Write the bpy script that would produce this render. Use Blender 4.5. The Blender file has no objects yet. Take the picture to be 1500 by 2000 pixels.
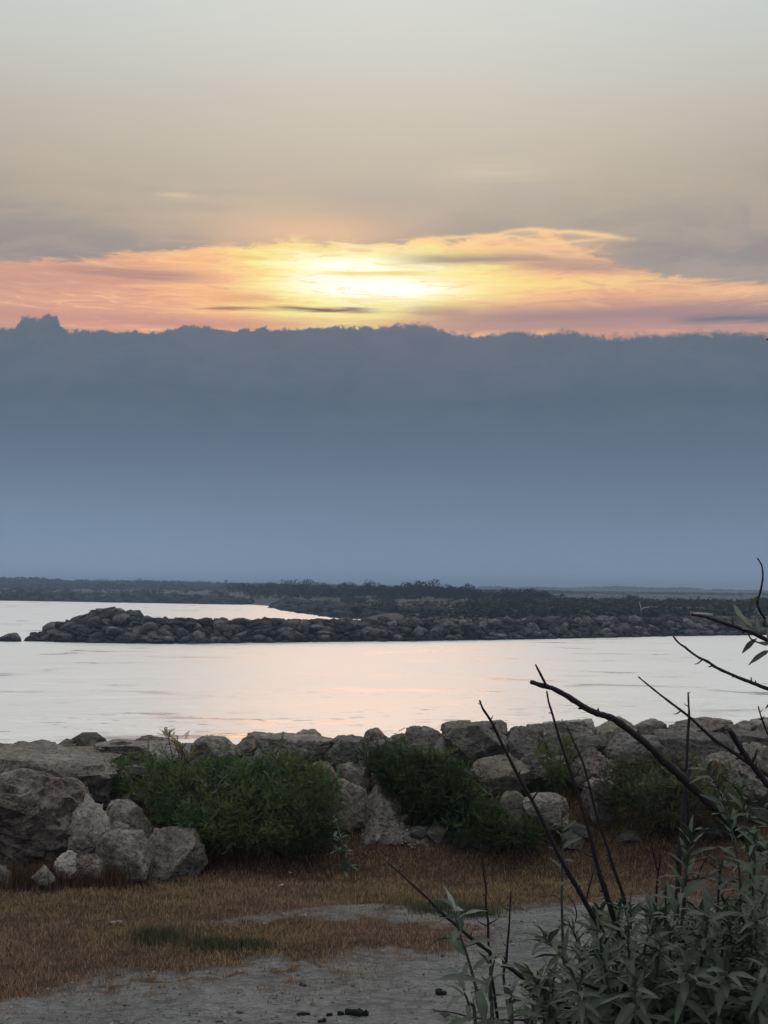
import bpy, bmesh, math, random
import numpy as np
from mathutils import Vector, Matrix, Euler
C = bpy.context.scene.collection
SC = bpy.context.scene
# ------------------------------------------------------------------ camera
F = 2747.0                      # focal length in photograph pixels (photo 1500 x 2000)
CAMZ = 3.0
PITCH = math.atan(145.0 / F)
ROLL = math.radians(0.53)
_f = Vector((0, math.cos(PITCH), math.sin(PITCH)))
_u0 = Vector((0, -math.sin(PITCH), math.cos(PITCH)))
_r0 = Vector((1, 0, 0))
_r = _r0 * math.cos(ROLL) + _u0 * math.sin(ROLL)
_u = _u0 * math.cos(ROLL) - _r0 * math.sin(ROLL)
cam_d = bpy.data.cameras.new('camera')
cam = bpy.data.objects.new('camera', cam_d); C.objects.link(cam)
cam_d.sensor_fit = 'VERTICAL'; cam_d.sensor_height = 24.0; cam_d.lens = 24.0 * F / 2000.0
cam_d.clip_start = 0.05; cam_d.clip_end = 20000
cam.matrix_world = Matrix(((_r.x, _u.x, -_f.x, 0), (_r.y, _u.y, -_f.y, 0), (_r.z, _u.z, -_f.z, CAMZ), (0, 0, 0, 1)))
SC.camera = cam
def ray(px, py):
    return _f + _r * ((px - 750.0) / F) + _u * ((1000.0 - py) / F)
def at(px, py, Y):               # world point seen at a photo pixel at world distance Y
    d = ray(px, py); return Vector((0, 0, CAMZ)) + d * (Y / d.y)
def gnd(px, py, z):              # world point seen at a photo pixel at height z
    d = ray(px, py); return Vector((0, 0, CAMZ)) + d * ((z - CAMZ) / d.z)
def pxy(P):                      # numpy world points (N,3) -> photo pixels
    q = P - np.array([0, 0, CAMZ]); r = np.array(_r); u = np.array(_u); f = np.array(_f)
    d = q @ f; return 750 + F * (q @ r) / d, 1000 - F * (q @ u) / d
def azel(px, py):
    d = ray(px, py).normalized(); return math.degrees(math.atan2(d.x, d.y)), math.degrees(math.asin(d.z))
def lin(*c):
    o = []
    for v in c:
        v = v / 255.0
        o.append(v / 12.92 if v <= 0.04045 else ((v + 0.055) / 1.055) ** 2.4)
    return tuple(o) + (1.0,)
# ------------------------------------------------------------------ colour management
SC.view_settings.view_transform = 'Standard'
SC.view_settings.look = 'None'
SC.view_settings.exposure = 0.0
SC.view_settings.gamma = 1.0
SC.view_settings.use_curve_mapping = False
SC.render.engine = 'CYCLES'
SC.cycles.volume_bounces = 1
SC.cycles.max_bounces = 6
SC.cycles.diffuse_bounces = 3
SC.cycles.glossy_bounces = 3
SC.cycles.transmission_bounces = 3
SC.cycles.caustics_reflective = False
SC.cycles.caustics_refractive = False
# ------------------------------------------------------------------ node helper
class S:                         # a socket with arithmetic
    nt = None
    def __init__(s, k): s.k = k
    @staticmethod
    def m(op, *a, clamp=False):
        n = S.nt.nodes.new('ShaderNodeMath'); n.operation = op; n.use_clamp = clamp
        for i, v in enumerate(a):
            if isinstance(v, S): S.nt.links.new(v.k, n.inputs[i])
            else: n.inputs[i].default_value = v
        return S(n.outputs[0])
    def __add__(s, o): return S.m('ADD', s, o)
    __radd__ = __add__
    def __sub__(s, o): return S.m('SUBTRACT', s, o)
    def __rsub__(s, o): return S.m('SUBTRACT', o, s)
    def __mul__(s, o): return S.m('MULTIPLY', s, o)
    __rmul__ = __mul__
    def __truediv__(s, o): return S.m('DIVIDE', s, o)
def nd(kind, **kw):
    n = S.nt.nodes.new(kind)
    for k, v in kw.items(): setattr(n, k, v)
    return n
def setin(n, **kw):
    for k, v in kw.items():
        k = k.replace('_', ' ')
        if isinstance(v, S): S.nt.links.new(v.k, n.inputs[k])
        else: n.inputs[k].default_value = v
    return n
def sstep(x, a, b):              # smoothstep a..b
    n = nd('ShaderNodeMapRange', interpolation_type='SMOOTHSTEP')
    S.nt.links.new(x.k, n.inputs[0]); 
    for i, v in ((1, a), (2, b)):
        if isinstance(v, S): S.nt.links.new(v.k, n.inputs[i])
        else: n.inputs[i].default_value = v
    return S(n.outputs[0])
def curve(x, x0, x1, pts, y0, y1):   # float curve through (x, y) points
    n = nd('ShaderNodeFloatCurve')
    t = (x - x0) / (x1 - x0); S.nt.links.new(t.k, n.inputs['Value'])
    c = n.mapping.curves[0]
    P = [((a - x0) / (x1 - x0), (b - y0) / (y1 - y0)) for a, b in pts]
    c.points[0].location = P[0]; c.points[1].location = P[-1]
    for p in P[1:-1]: c.points.new(*p)
    for p in c.points: p.handle_type = 'AUTO_CLAMPED'
    n.mapping.use_clip = False; n.mapping.update()
    return S(n.outputs[0]) * (y1 - y0) + y0
def noise(vec, scale, detail=4.0, rough=0.55, dist=0.0, lac=2.0):
    n = nd('ShaderNodeTexNoise'); S.nt.links.new(vec.k, n.inputs['Vector'])
    n.inputs['Scale'].default_value = scale; n.inputs['Detail'].default_value = detail
    n.inputs['Roughness'].default_value = rough; n.inputs['Distortion'].default_value = dist
    n.inputs['Lacunarity'].default_value = lac
    return S(n.outputs[0])
def scaled(vec, sx, sy, sz, off=(0, 0, 0)):
    n = nd('ShaderNodeMapping'); S.nt.links.new(vec.k, n.inputs['Vector'])
    n.inputs['Scale'].default_value = (sx, sy, sz); n.inputs['Location'].default_value = off
    return S(n.outputs[0])
def ramp(x, stops, interp='LINEAR'):
    n = nd('ShaderNodeValToRGB'); S.nt.links.new(x.k, n.inputs[0]); n.color_ramp.interpolation = interp
    e = n.color_ramp.elements
    e[0].position, e[0].color = stops[0]; e[1].position, e[1].color = stops[-1]
    for p, c in stops[1:-1]:
        k = e.new(p); k.color = c
    return S(n.outputs[0])
def mixc(f, a, b):
    n = nd('ShaderNodeMix', data_type='RGBA')
    for i, v in ((0, f), (6, a), (7, b)):
        if isinstance(v, S): S.nt.links.new(v.k, n.inputs[i])
        else: n.inputs[i].default_value = v
    return S(n.outputs[2])
def vmath(op, a, b=None, scale=None):
    n = nd('ShaderNodeVectorMath', operation=op)
    for i, v in ((0, a), (1, b)):
        if v is None: continue
        if isinstance(v, S): S.nt.links.new(v.k, n.inputs[i])
        else: n.inputs[i].default_value = v
    if scale is not None:
        if isinstance(scale, S): S.nt.links.new(scale.k, n.inputs['Scale'])
        else: n.inputs['Scale'].default_value = scale
    return S(n.outputs[0])
# ------------------------------------------------------------------ sky
SUN_AZ, SUN_EL = azel(725, 562)
def build_sky():
    w = bpy.data.worlds.new('World'); SC.world = w; w.use_nodes = True
    nt = w.node_tree; nt.nodes.clear(); S.nt = nt
    tc = nd('ShaderNodeTexCoord'); D = S(tc.outputs['Generated'])
    sep = nd('ShaderNodeSeparateXYZ'); nt.links.new(D.k, sep.inputs[0])
    x, y, z = S(sep.outputs[0]), S(sep.outputs[1]), S(sep.outputs[2])
    az = S.m('ARCTAN2', x, y) * (180 / math.pi)
    el = S.m('ARCSINE', z) * (180 / math.pi)
    A = lambda px, py: azel(px, py)
    # noises on direction
    nst = noise(scaled(D, 1.0, 1.0, 9.0), 7.0, 6.0, 0.55, 0.3)           # long streaks
    nst2 = noise(scaled(D, 1.0, 1.0, 16.0, (3, 1, 2)), 14.0, 6.0, 0.6, 0.6)
    nbil = noise(scaled(D, 1.0, 1.0, 1.3, (5, 2, 7)), 34.0, 8.0, 0.62, 0.2)
    nbil2 = noise(scaled(D, 1.0, 1.0, 2.0, (1, 8, 3)), 11.0, 3.0, 0.5)
    soft = noise(scaled(D, 1.0, 1.0, 3.0, (4, 4, 1)), 3.0, 4.0, 0.5)
    # high thin cloud sheet: warm grey low down, pale blue-grey above
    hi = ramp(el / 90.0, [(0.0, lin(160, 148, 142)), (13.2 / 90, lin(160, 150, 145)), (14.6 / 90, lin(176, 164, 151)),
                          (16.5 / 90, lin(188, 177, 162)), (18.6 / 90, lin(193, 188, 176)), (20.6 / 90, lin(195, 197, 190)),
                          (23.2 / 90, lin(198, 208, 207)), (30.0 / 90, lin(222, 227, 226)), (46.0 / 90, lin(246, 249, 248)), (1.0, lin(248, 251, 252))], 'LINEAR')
    edge = S.m('ABSOLUTE', az + 1.0) / 17.0
    fall = S.m('MINIMUM', edge * edge, 1.6)
    lowm = 1.0 - sstep(el, 12.5, 21.5)
    hi = mixc(fall * lowm * 0.55, hi, lin(142, 137, 138))
    hi = mixc(sstep(soft, 0.42, 0.7) * 0.16, hi, lin(158, 156, 156))
    cir = noise(scaled(D, 1.0, 1.0, 3.5, (3, 9, 2)), 9.0, 8.0, 0.6, 0.8)
    hi = mixc(sstep(cir, 0.46, 0.66) * sstep(el, 22.0, 14.0) * 0.22, hi, lin(214, 190, 164))
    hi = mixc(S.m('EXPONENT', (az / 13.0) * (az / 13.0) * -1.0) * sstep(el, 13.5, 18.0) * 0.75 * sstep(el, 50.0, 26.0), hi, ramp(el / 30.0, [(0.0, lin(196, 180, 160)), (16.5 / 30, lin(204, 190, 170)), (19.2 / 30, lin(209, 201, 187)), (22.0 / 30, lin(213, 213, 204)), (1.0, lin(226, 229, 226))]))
    # warm veil over the glow
    def blob(px, py, wx, wy):
        a0, e0 = A(px, py); a = (az - a0) / wx; b = (el - e0) / wy
        return S.m('EXPONENT', (a * a + b * b) * -1.0)
    streak = sstep(nst2, 0.45, 0.62)
    hi = mixc(blob(600, 455, 4.2, 0.85) * 0.75, hi, lin(246, 200, 158))
    hi = mixc(blob(470, 400, 4.0, 1.0) * 0.35 * sstep(nst, 0.35, 0.6), hi, lin(222, 196, 166))
    hi = mixc(blob(345, 383, 0.7, 0.2) * 0.8 * sstep(nst2, 0.3, 0.55), hi, lin(226, 198, 168))
    hi = mixc(blob(960, 335, 2.2, 0.45) * 0.6 * sstep(nst2, 0.3, 0.6), hi, lin(214, 200, 178))
    hi = mixc(blob(370, 470, 1.2, 0.18) * 0.5 * streak, hi, lin(214, 176, 150))
    # glowing band under the sheet
    up = [(0, 508), (100, 506), (200, 500), (300, 494), (380, 484), (450, 476), (520, 474), (570, 466), (640, 474), (700, 470), (770, 472),
          (850, 466), (885, 474), (940, 460), (985, 462), (1050, 455), (1110, 478), (1175, 503), (1230, 522), (1290, 534), (1340, 541), (1500, 548)]
    P = [A(*q) for q in up]
    P = [(-40, 11.6), (-25, 12.7)] + P + [(24, 11.9), (40, 11.3)]
    U = curve(az, -40.0, 40.0, P, 10.0, 16.0)
    nwe = noise(scaled(D, 1.0, 1.0, 5.0, (2, 6, 4)), 30.0, 8.0, 0.62, 0.9)
    Ue = U + (nst2 - 0.5) * 0.5 + (nst - 0.5) * 0.25 + (nwe - 0.5) * 1.25
    da = (az - SUN_AZ); de = (el - (SUN_EL + 0.25))
    # distance from the hidden sun, streaked
    wx = 7.2; 
    dd = S.m('SQRT', (da / wx) * (da / wx) + (de / 2.6) * (de / 2.6))
    dd = dd + (nst - 0.5) * 0.9 + (nst2 - 0.5) * 0.75 + (noise(scaled(D, 1.0, 1.0, 7.0, (6, 1, 3)), 55.0, 5.0, 0.6, 0.8) - 0.5) * 0.35
    glow = ramp(dd / 3.0, [(0.0, (1.3, 1.18, 1.0, 1)), (0.05, (1.15, 1.06, .82, 1)), (0.12, (1.03, .95, .55, 1)), (0.18, lin(255, 242, 158)),
                           (0.24, lin(255, 218, 146)), (0.33, lin(252, 192, 142)), (0.52, lin(226, 166, 140)),
                           (0.72, lin(200, 156, 142)), (1.0, lin(166, 144, 140))], 'EASE')
    # yellow streak running right from the sun
    a0, e0 = A(1000, 556)
    glow = mixc(S.m('EXPONENT', ((az - a0) / 6.5) * ((az - a0) / 6.5) * -1.0 - ((el - e0) / 0.33) * ((el - e0) / 0.33)) * 0.75, glow, lin(255, 226, 142))
    a0, e0 = A(1420, 568)
    glow = mixc(S.m('EXPONENT', ((az - a0) / 4.5) * ((az - a0) / 4.5) * -1.0 - ((el - e0) / 0.38) * ((el - e0) / 0.38)) * 0.8, glow, lin(250, 196, 150))
    a0, e0 = A(70, 588)
    glow = mixc(S.m('EXPONENT', ((az - a0) / 6.0) * ((az - a0) / 6.0) * -1.0 - ((el - e0) / 0.7) * ((el - e0) / 0.7)) * 0.6, glow, lin(228, 170, 144))
    a0, e0 = A(735, 563)
    core = S.m('EXPONENT', ((az - a0) / 2.7) * ((az - a0) / 2.7) * -1.0 - ((el - e0) / 0.36) * ((el - e0) / 0.36))
    glow = mixc(S.m('MINIMUM', core * 1.6, 1.0), glow, (1.3, 1.18, 1.0, 1))
    a0, e0 = A(660, 518)
    glow = mixc(S.m('EXPONENT', ((az - a0) / 1.7) * ((az - a0) / 1.7) * -1.0 - ((el - e0) / 0.25) * ((el - e0) / 0.25)) * 0.9 * sstep(nst2, 0.3, 0.5), glow, (1.4, 1.3, 1.0, 1))
    # bright rim along the top edge of the band
    rim = S.m('EXPONENT', (el - Ue + 0.16) * (el - Ue + 0.16) * -30.0) * S.m('EXPONENT', (az - 1.0) * (az - 1.0) * -0.010)
    glow = mixc(rim * 0.6, glow, lin(255, 216, 152))
    wisp = noise(scaled(D, 1.0, 1.0, 8.0, (7, 3, 2)), 26.0, 9.0, 0.66, 1.2)
    glow = mixc(sstep(wisp, 0.50, 0.62) * sstep(dd, 0.35, 1.2) * 0.28, glow, lin(188, 144, 132))
    glow = mixc(sstep(wisp, 0.47, 0.36) * sstep(dd, 0.25, 0.9) * 0.42, glow, lin(255, 214, 160))
    glow = mixc(sstep(wisp, 0.52, 0.62) * sstep(dd, 0.9, 0.15) * 0.5, glow, lin(248, 200, 120))
    # grey-mauve streaks inside the band
    def dark(g, px, py, wxp, wyp, col, k, nz):
        a0, e0 = A(px, py)
        a = (az - a0) / (wxp / F * 57.3); b = (el - e0 + (nz - 0.5) * 0.5) / (wyp / F * 57.3)
        q = a * a; b = b * b
        return mixc(S.m('EXPONENT', (q * q + b) * -1.0) * k, g, col)
    glow = dark(glow, 255, 535, 150, 11, lin(176, 140, 134), 0.85, nst2)
    glow = dark(glow, 60, 545, 130, 14, lin(206, 156, 140), 0.6, nst2)
    glow = dark(glow, 960, 506, 175, 12, lin(172, 150, 138), 0.95, nst2)
    glow = dark(glow, 1180, 520, 150, 12, lin(168, 148, 140), 0.7, nst)
    glow = dark(glow, 705, 491, 24, 4, lin(232, 190, 110), 0.6, nst2)
    glow = dark(glow, 490, 505, 34, 4, lin(236, 196, 120), 0.6, nst2)
    glow = dark(glow, 735, 534, 110, 5, lin(244, 214, 110), 0.85, nst2)
    glow = dark(glow, 480, 583, 60, 9, lin(226, 158, 120), 0.6, nst2)
    glow = dark(glow, 1180, 618, 380, 26, lin(164, 138, 140), 0.95, nst)
    glow = dark(glow, 860, 610, 60, 10, lin(180, 142, 134), 0.6, nst2)
    glow = dark(glow, 1060, 640, 330, 12, lin(176, 142, 142), 0.7, nst)
    glow = dark(glow, 1440, 622, 110, 9, lin(116, 120, 136), 0.95, nst2)
    glow = dark(glow, 455, 603, 66, 3, lin(160, 116, 108), 0.9, nst2)
    glow = dark(glow, 628, 604, 100, 4.6, lin(138, 104, 104), 1.0, nst2)
    glow = dark(glow, 300, 628, 400, 14, lin(200, 146, 138), 0.75, nst)
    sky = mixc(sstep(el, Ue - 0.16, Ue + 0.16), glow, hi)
    # wavy filaments at the right end of the band
    a0, e0 = A(1080, 478)
    mq = ((az - a0) / 2.6) * ((az - a0) / 2.6); me_ = ((el - e0 + (nst2 - 0.5) * 0.4) / 0.5) * ((el - e0 + (nst2 - 0.5) * 0.4) / 0.5)
    sky = mixc(S.m('EXPONENT', (mq * mq + me_ * me_) * -1.0) * 0.42, sky, lin(226, 184, 152))
    for pts, wd, st in (([(800, 470), (860, 466), (900, 463), (960, 459), (1000, 452), (1050, 449), (1110, 453), (1180, 460), (1240, 467)], 0.085, 0.95),
                        ([(830, 462), (862, 468), (892, 479), (925, 474), (960, 465), (990, 462), (1030, 469), (1080, 474), (1140, 470), (1210, 463)], 0.085, 0.75),
                        ([(930, 462), (970, 470), (1010, 483), (1060, 494), (1100, 501), (1140, 495), (1170, 482), (1190, 470)], 0.10, 0.5),
                        ([(990, 462), (1020, 456), (1045, 455), (1075, 466), (1105, 479), (1135, 488)], 0.10, 0.45),
                        ([(880, 488), (930, 482), (980, 484), (1040, 482), (1100, 486), (1160, 478)], 0.11, 0.5)):
        Q = [A(*q) for q in pts]; x0, x1 = Q[0][0], Q[-1][0]
        Q = [(x0 - 1.0, Q[0][1])] + Q + [(x1 + 1.0, Q[-1][1])]
        fc = curve(az, x0 - 1.0, x1 + 1.0, Q, 12.0, 16.0); dq = (el - fc + (nwe - 0.5) * 0.32) / wd
        ends = sstep(az, x0 - 0.6, x0 + 1.6) * sstep(az, x1 + 0.4, x1 - 1.4)
        below = sstep(dq, 5.0, -6.0)
        sky = mixc(S.m('EXPONENT', dq * dq * -1.0) * ends * (0.45 + nst2 * 0.75) * st, sky, lin(255, 214, 158))
    # dark blue cloud bank standing on the horizon, with a cauliflower top
    top = [(0, 644), (22, 641), (36, 628), (56, 618), (76, 624), (92, 612), (106, 614), (120, 634), (134, 643), (200, 645), (280, 650), (330, 646), (360, 636), (410, 635), (430, 645), (500, 642),
           (580, 640), (620, 637), (660, 636), (715, 640), (755, 638), (800, 635), (835, 636), (862, 644), (940, 652), (985, 649), (1020, 647),
           (1050, 651), (1080, 648), (1100, 647), (1125, 651), (1200, 656), (1300, 653), (1400, 650), (1500, 655)]
    P = [A(*q) for q in top]
    P = [(-25, 10.6), ] + P + [(25, 10.3)]
    E = curve(az, -25.0, 25.0, P, 8.0, 14.0)
    nfine = noise(scaled(D, 1.0, 1.0, 1.25, (8, 2, 5)), 120.0, 8.0, 0.7, 0.5)
    E = E + (nbil - 0.5) * 0.6 + (nbil2 - 0.5) * 0.12 + (nfine - 0.5) * 0.75
    bank = ramp(el / 14.0, [(0.0, lin(134, 154, 180)), (0.06, lin(126, 146, 172)), (1.7 / 14, lin(119, 139, 164)), (3.4 / 14, lin(108, 127, 148)),
                            (5.2 / 14, lin(98, 115, 135)), (7.4 / 14, lin(90, 105, 122)), (9.3 / 14, lin(96, 109, 124)), (1.0, lin(112, 116, 128))], 'LINEAR')
    bank = mixc(sstep(soft, 0.35, 0.65) * 0.10, bank, lin(80, 92, 110))
    bill = noise(scaled(D, 1.0, 1.0, 2.2, (2, 2, 9)), 26.0, 7.0, 0.62, 0.6)
    bank = mixc(sstep(bill, 0.42, 0.62) * sstep(el, 5.0, 10.2) * 0.12, bank, lin(128, 128, 140))
    bank = mixc(sstep(bill, 0.52, 0.38) * sstep(el, 3.0, 9.5) * 0.10, bank, lin(76, 90, 110))
    bank = mixc(S.m('EXPONENT', (da / 9.0) * (da / 9.0) * -1.0) * sstep(el, 7.5, 10.6) * 0.25, bank, lin(124, 120, 132))
    es = 0.08 + sstep(az, -3.0, 16.0) * 0.10
    sky = mixc(sstep(el, E - es, E + es), bank, sky)
    # away from the sunset the overcast is darker and bluer; below the horizon is dull
    back = sstep(y, 0.25, -0.7) * sstep(el, 60.0, 30.0)
    sky = mixc(back * 0.45, sky, lin(120, 132, 152))
    sky = mixc(sstep(el, 0.0, -2.0), sky, lin(110, 120, 135))
    # a clear-sky share behind the thin cloud
    nis = nd('ShaderNodeTexSky', sky_type='NISHITA', sun_disc=False)
    nis.sun_elevation = math.radians(SUN_EL); nis.sun_rotation = math.radians(SUN_AZ)
    nis.air_density = 1.0; nis.dust_density = 2.0
    clear = vmath('SCALE', S(nis.outputs[0]), scale=0.08)
    sky = mixc(0.12 * sstep(el, 14.0, 40.0), sky, clear)
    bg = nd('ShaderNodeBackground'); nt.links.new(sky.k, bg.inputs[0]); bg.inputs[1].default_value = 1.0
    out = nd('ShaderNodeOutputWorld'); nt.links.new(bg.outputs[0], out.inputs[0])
    w.cycles.sampling_method = 'MANUAL'; w.cycles.sample_map_resolution = 1024
build_sky()
# ------------------------------------------------------------------ sun: low, veiled by the cloud
sun_d = bpy.data.lights.new('sun', 'SUN'); sun = bpy.data.objects.new('sun', sun_d); C.objects.link(sun)
sun_d.energy = 0.065; sun_d.angle = math.radians(13.0); sun_d.color = (1.0, 0.40, 0.14)
_sd = Vector((math.sin(math.radians(SUN_AZ)) * math.cos(math.radians(SUN_EL)), math.cos(math.radians(SUN_AZ)) * math.cos(math.radians(SUN_EL)), math.sin(math.radians(SUN_EL))))
sun.rotation_euler = _sd.to_track_quat('Z', 'Y').to_euler()
sun.location = _sd * 50
# ------------------------------------------------------------------ tagging and mesh helpers
random.seed(7); RNG = np.random.default_rng(7)
def tag(o, label=None, cat=None, group=None, kind=None):
    if label: o['label'] = label
    if cat: o['category'] = cat
    if group: o['group'] = group
    if kind: o['kind'] = kind
    return o
def link(name, me, parent=None, mat=None):
    o = bpy.data.objects.new(name, me); C.objects.link(o)
    if parent is not None: o.parent = parent
    if mat is not None and me is not None and not me.materials: me.materials.append(mat)
    return o
def empty(name, loc=(0, 0, 0)):
    o = bpy.data.objects.new(name, None); C.objects.link(o); o.location = loc; o.empty_display_size = 0.2
    return o
def mesh_np(name, V, Fc, smooth=False, col=None, sharp=None):
    """V (N,3); Fc (M,k) int array, k = 3 or 4; col (N,3) vertex colours"""
    V = np.ascontiguousarray(V, np.float32); Fc = np.ascontiguousarray(Fc, np.int32)
    me = bpy.data.meshes.new(name); n, k = Fc.shape
    me.vertices.add(len(V)); me.vertices.foreach_set('co', V.ravel())
    me.loops.add(n * k); me.loops.foreach_set('vertex_index', Fc.ravel())
    me.polygons.add(n); me.polygons.foreach_set('loop_start', np.arange(0, n * k, k, dtype=np.int32))
    me.polygons.foreach_set('use_smooth', np.full(n, smooth, bool))
    me.update(calc_edges=True)
    if col is not None:
        a = me.color_attributes.new('tint', 'FLOAT_COLOR', 'POINT')
        c = np.ones((len(V), 4), np.float32); c[:, :3] = col; a.data.foreach_set('color', c.ravel())
    if sharp: me.set_sharp_from_angle(angle=math.radians(sharp))
    return me
def _h(ix, iy, iz, s):
    n = (ix * 374761393 + iy * 668265263 + iz * 2147483647 + s * 974711) & 0xffffffff
    n = ((n ^ (n >> 13)) * 1274126177) & 0xffffffff
    n = ((n ^ (n >> 16)) * 2246822519) & 0xffffffff
    return ((n ^ (n >> 15)) & 0xffff).astype(np.float64) / 65535.0
def vn(P, s=0):                  # value noise in 0..1
    P = np.asarray(P, float); i = np.floor(P).astype(np.int64); f = P - i; f = f * f * (3 - 2 * f)
    r = 0
    for dx in (0, 1):
        for dy in (0, 1):
            for dz in (0, 1):
                w = (f[:, 0] if dx else 1 - f[:, 0]) * (f[:, 1] if dy else 1 - f[:, 1]) * (f[:, 2] if dz else 1 - f[:, 2])
                r = r + w * _h(i[:, 0] + dx, i[:, 1] + dy, i[:, 2] + dz, s)
    return r
def fbm(P, s=0, o=4, g=0.5):
    r = 0; a = 1; t = 0; P = np.asarray(P, float)
    for k in range(o):
        r = r + a * vn(P * (2.03 ** k) + k * 17.3, s + k); t += a; a *= g
    return r / t
def fbm2(x, y, s=0, o=4, g=0.5): return fbm(np.stack([x, y, np.zeros_like(x) + 0.37], 1), s, o, g)
def sm(x, a, b): t = np.clip((x - a) / (b - a), 0, 1); return t * t * (3 - 2 * t)
_ico = {}
def ico(sub):
    if sub not in _ico:
        b = bmesh.new(); bmesh.ops.create_icosphere(b, subdivisions=sub, radius=1.0)
        V = np.array([v.co[:] for v in b.verts]); Fc = np.array([[v.index for v in f.verts] for f in b.faces]); b.free()
        _ico[sub] = (V / np.linalg.norm(V, axis=1)[:, None], Fc)
    return _ico[sub]
def rot(ax, ay, az): return np.array(Euler((ax, ay, az)).to_matrix())
def rock_verts(seed, sub=3, planes=14, rough=1.0, flat=0.0, sharp=14.0, cut=.70, soft=1.0):
    """quarried boulder filling the box [-1,1]^3"""
    g = np.random.default_rng(seed); D, Fc = ico(sub)
    N = g.normal(size=(planes, 3)); N /= np.linalg.norm(N, axis=1)[:, None]
    d = g.uniform(cut, 1.12, planes)
    if flat:                                         # a broad flat top
        N[0] = (g.normal() * .08, g.normal() * .08 - .06, 1); N[0] /= np.linalg.norm(N[0]); d[0] = 0.5
        N[1] = (g.normal() * .2, -1, g.normal() * .15); N[1] /= np.linalg.norm(N[1]); d[1] = 0.7
    q = (D @ N.T) / d; q = np.maximum(q, 1e-3)
    inv = (q ** sharp).sum(1) ** (1 / sharp); inv = np.maximum(inv, 0.55)
    pn = (np.abs(D) ** 3.2).sum(1) ** (-1 / 3.2); base = D * pn[:, None]          # squarish to start with
    P = base / np.maximum(((np.maximum(base @ N.T / d, 1e-3)) ** sharp).sum(1) ** (1 / sharp), 1.0)[:, None]
    dis = (fbm(P * 1.7 + seed, seed, 3) - .5) * 0.20 * soft + (fbm(P * 5.0 + seed, seed + 9, 3) - .5) * 0.15 * rough
    if sub >= 4:
        r = np.abs(fbm(P * 9 + 3, seed + 5, 3) - .5); dis += (r - .12) * 0.16 * rough
        st = P @ np.array([.25, .2, 1.0]); dis += (np.abs(((st * 4.3 + fbm(P * 2, seed + 2, 2) * 2) % 1) - .5) - .25) * 0.05 * rough
    P = P * (1 + dis)[:, None]
    P -= (P.max(0) + P.min(0)) / 2; P /= (P.max(0) - P.min(0)) / 2
    return P, Fc
def tube_arr(pts, rad, ns=6, smooth=2, cap=True, knob=0.0, seed=0):
    P = [np.array(p, float) for p in pts]; R = list(rad)
    Q = []; RR = []
    for i in range(len(P) - 1):
        p0 = P[max(i - 1, 0)]; p1 = P[i]; p2 = P[i + 1]; p3 = P[min(i + 2, len(P) - 1)]
        for k in range(smooth):
            t = k / smooth
            Q.append(0.5 * ((2 * p1) + (-p0 + p2) * t + (2 * p0 - 5 * p1 + 4 * p2 - p3) * t * t + (-p0 + 3 * p1 - 3 * p2 + p3) * t ** 3))
            RR.append(R[i] * (1 - t) + R[i + 1] * t)
    Q.append(P[-1]); RR.append(R[-1]); Q = np.array(Q); RR = np.array(RR)
    if knob:
        g = np.random.default_rng(seed); RR = RR * (1 + g.uniform(-knob, knob, len(RR)))
        Q = Q + g.normal(size=Q.shape) * (RR[:, None] * knob * .5)
    T = np.gradient(Q, axis=0); T /= np.linalg.norm(T, axis=1)[:, None] + 1e-9
    ref = np.array([0.13, 0.21, 0.97]) if abs(T[:, 2]).mean() < .8 else np.array([.97, .2, .1])
    A = np.cross(T, ref); A /= np.linalg.norm(A, axis=1)[:, None]; B = np.cross(T, A)
    a = np.arange(ns) * 2 * np.pi / ns
    V = Q[:, None, :] + RR[:, None, None] * (A[:, None, :] * np.cos(a)[None, :, None] + B[:, None, :] * np.sin(a)[None, :, None])
    n = len(Q); V = V.reshape(-1, 3)
    i = np.arange(n - 1)[:, None] * ns; j = np.arange(ns)[None, :]; j2 = (j + 1) % ns
    Fq = np.stack([i + j, i + j2, i + ns + j2, i + ns + j], -1).reshape(-1, 4)
    Ft = np.concatenate([Fq[:, [0, 1, 2]], Fq[:, [0, 2, 3]]])
    if cap:
        V = np.concatenate([V, Q[:1], Q[-1:] + T[-1:] * RR[-1]]); c0 = n * ns; c1 = c0 + 1; jj = np.arange(ns); j2 = (jj + 1) % ns
        Ft = np.concatenate([Ft, np.stack([np.full(ns, c0), j2, jj], 1), np.stack([np.full(ns, c1), (n - 1) * ns + jj, (n - 1) * ns + j2], 1)])
    return V, Ft
class Acc:                       # joins triangle arrays into one mesh
    def __init__(s): s.V = []; s.F = []; s.c = []; s.n = 0
    def add(s, V, Fc, col=None):
        s.V.append(V); s.F.append(Fc + s.n); s.n += len(V)
        s.c.append(np.tile(np.array(col if col is not None else (1, 1, 1), float), (len(V), 1)) if (col is None or np.ndim(col) == 1) else col)
    def mesh(s, name, smooth=False, sharp=None):
        return mesh_np(name, np.concatenate(s.V), np.concatenate(s.F), smooth, np.concatenate(s.c), sharp)
def scatter(T, Fc, pos, M, tint=None):
    """copies of template verts T (n,3) at pos (k,3) with matrices M (k,3,3)"""
    V = np.einsum('kij,nj->kni', M, T) + pos[:, None, :]
    k, n = len(pos), len(T)
    Fa = (Fc[None] + (np.arange(k) * n)[:, None, None]).reshape(-1, Fc.shape[1])
    c = None if tint is None else np.repeat(tint, n, axis=0)
    return V.reshape(-1, 3), Fa, c
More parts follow.
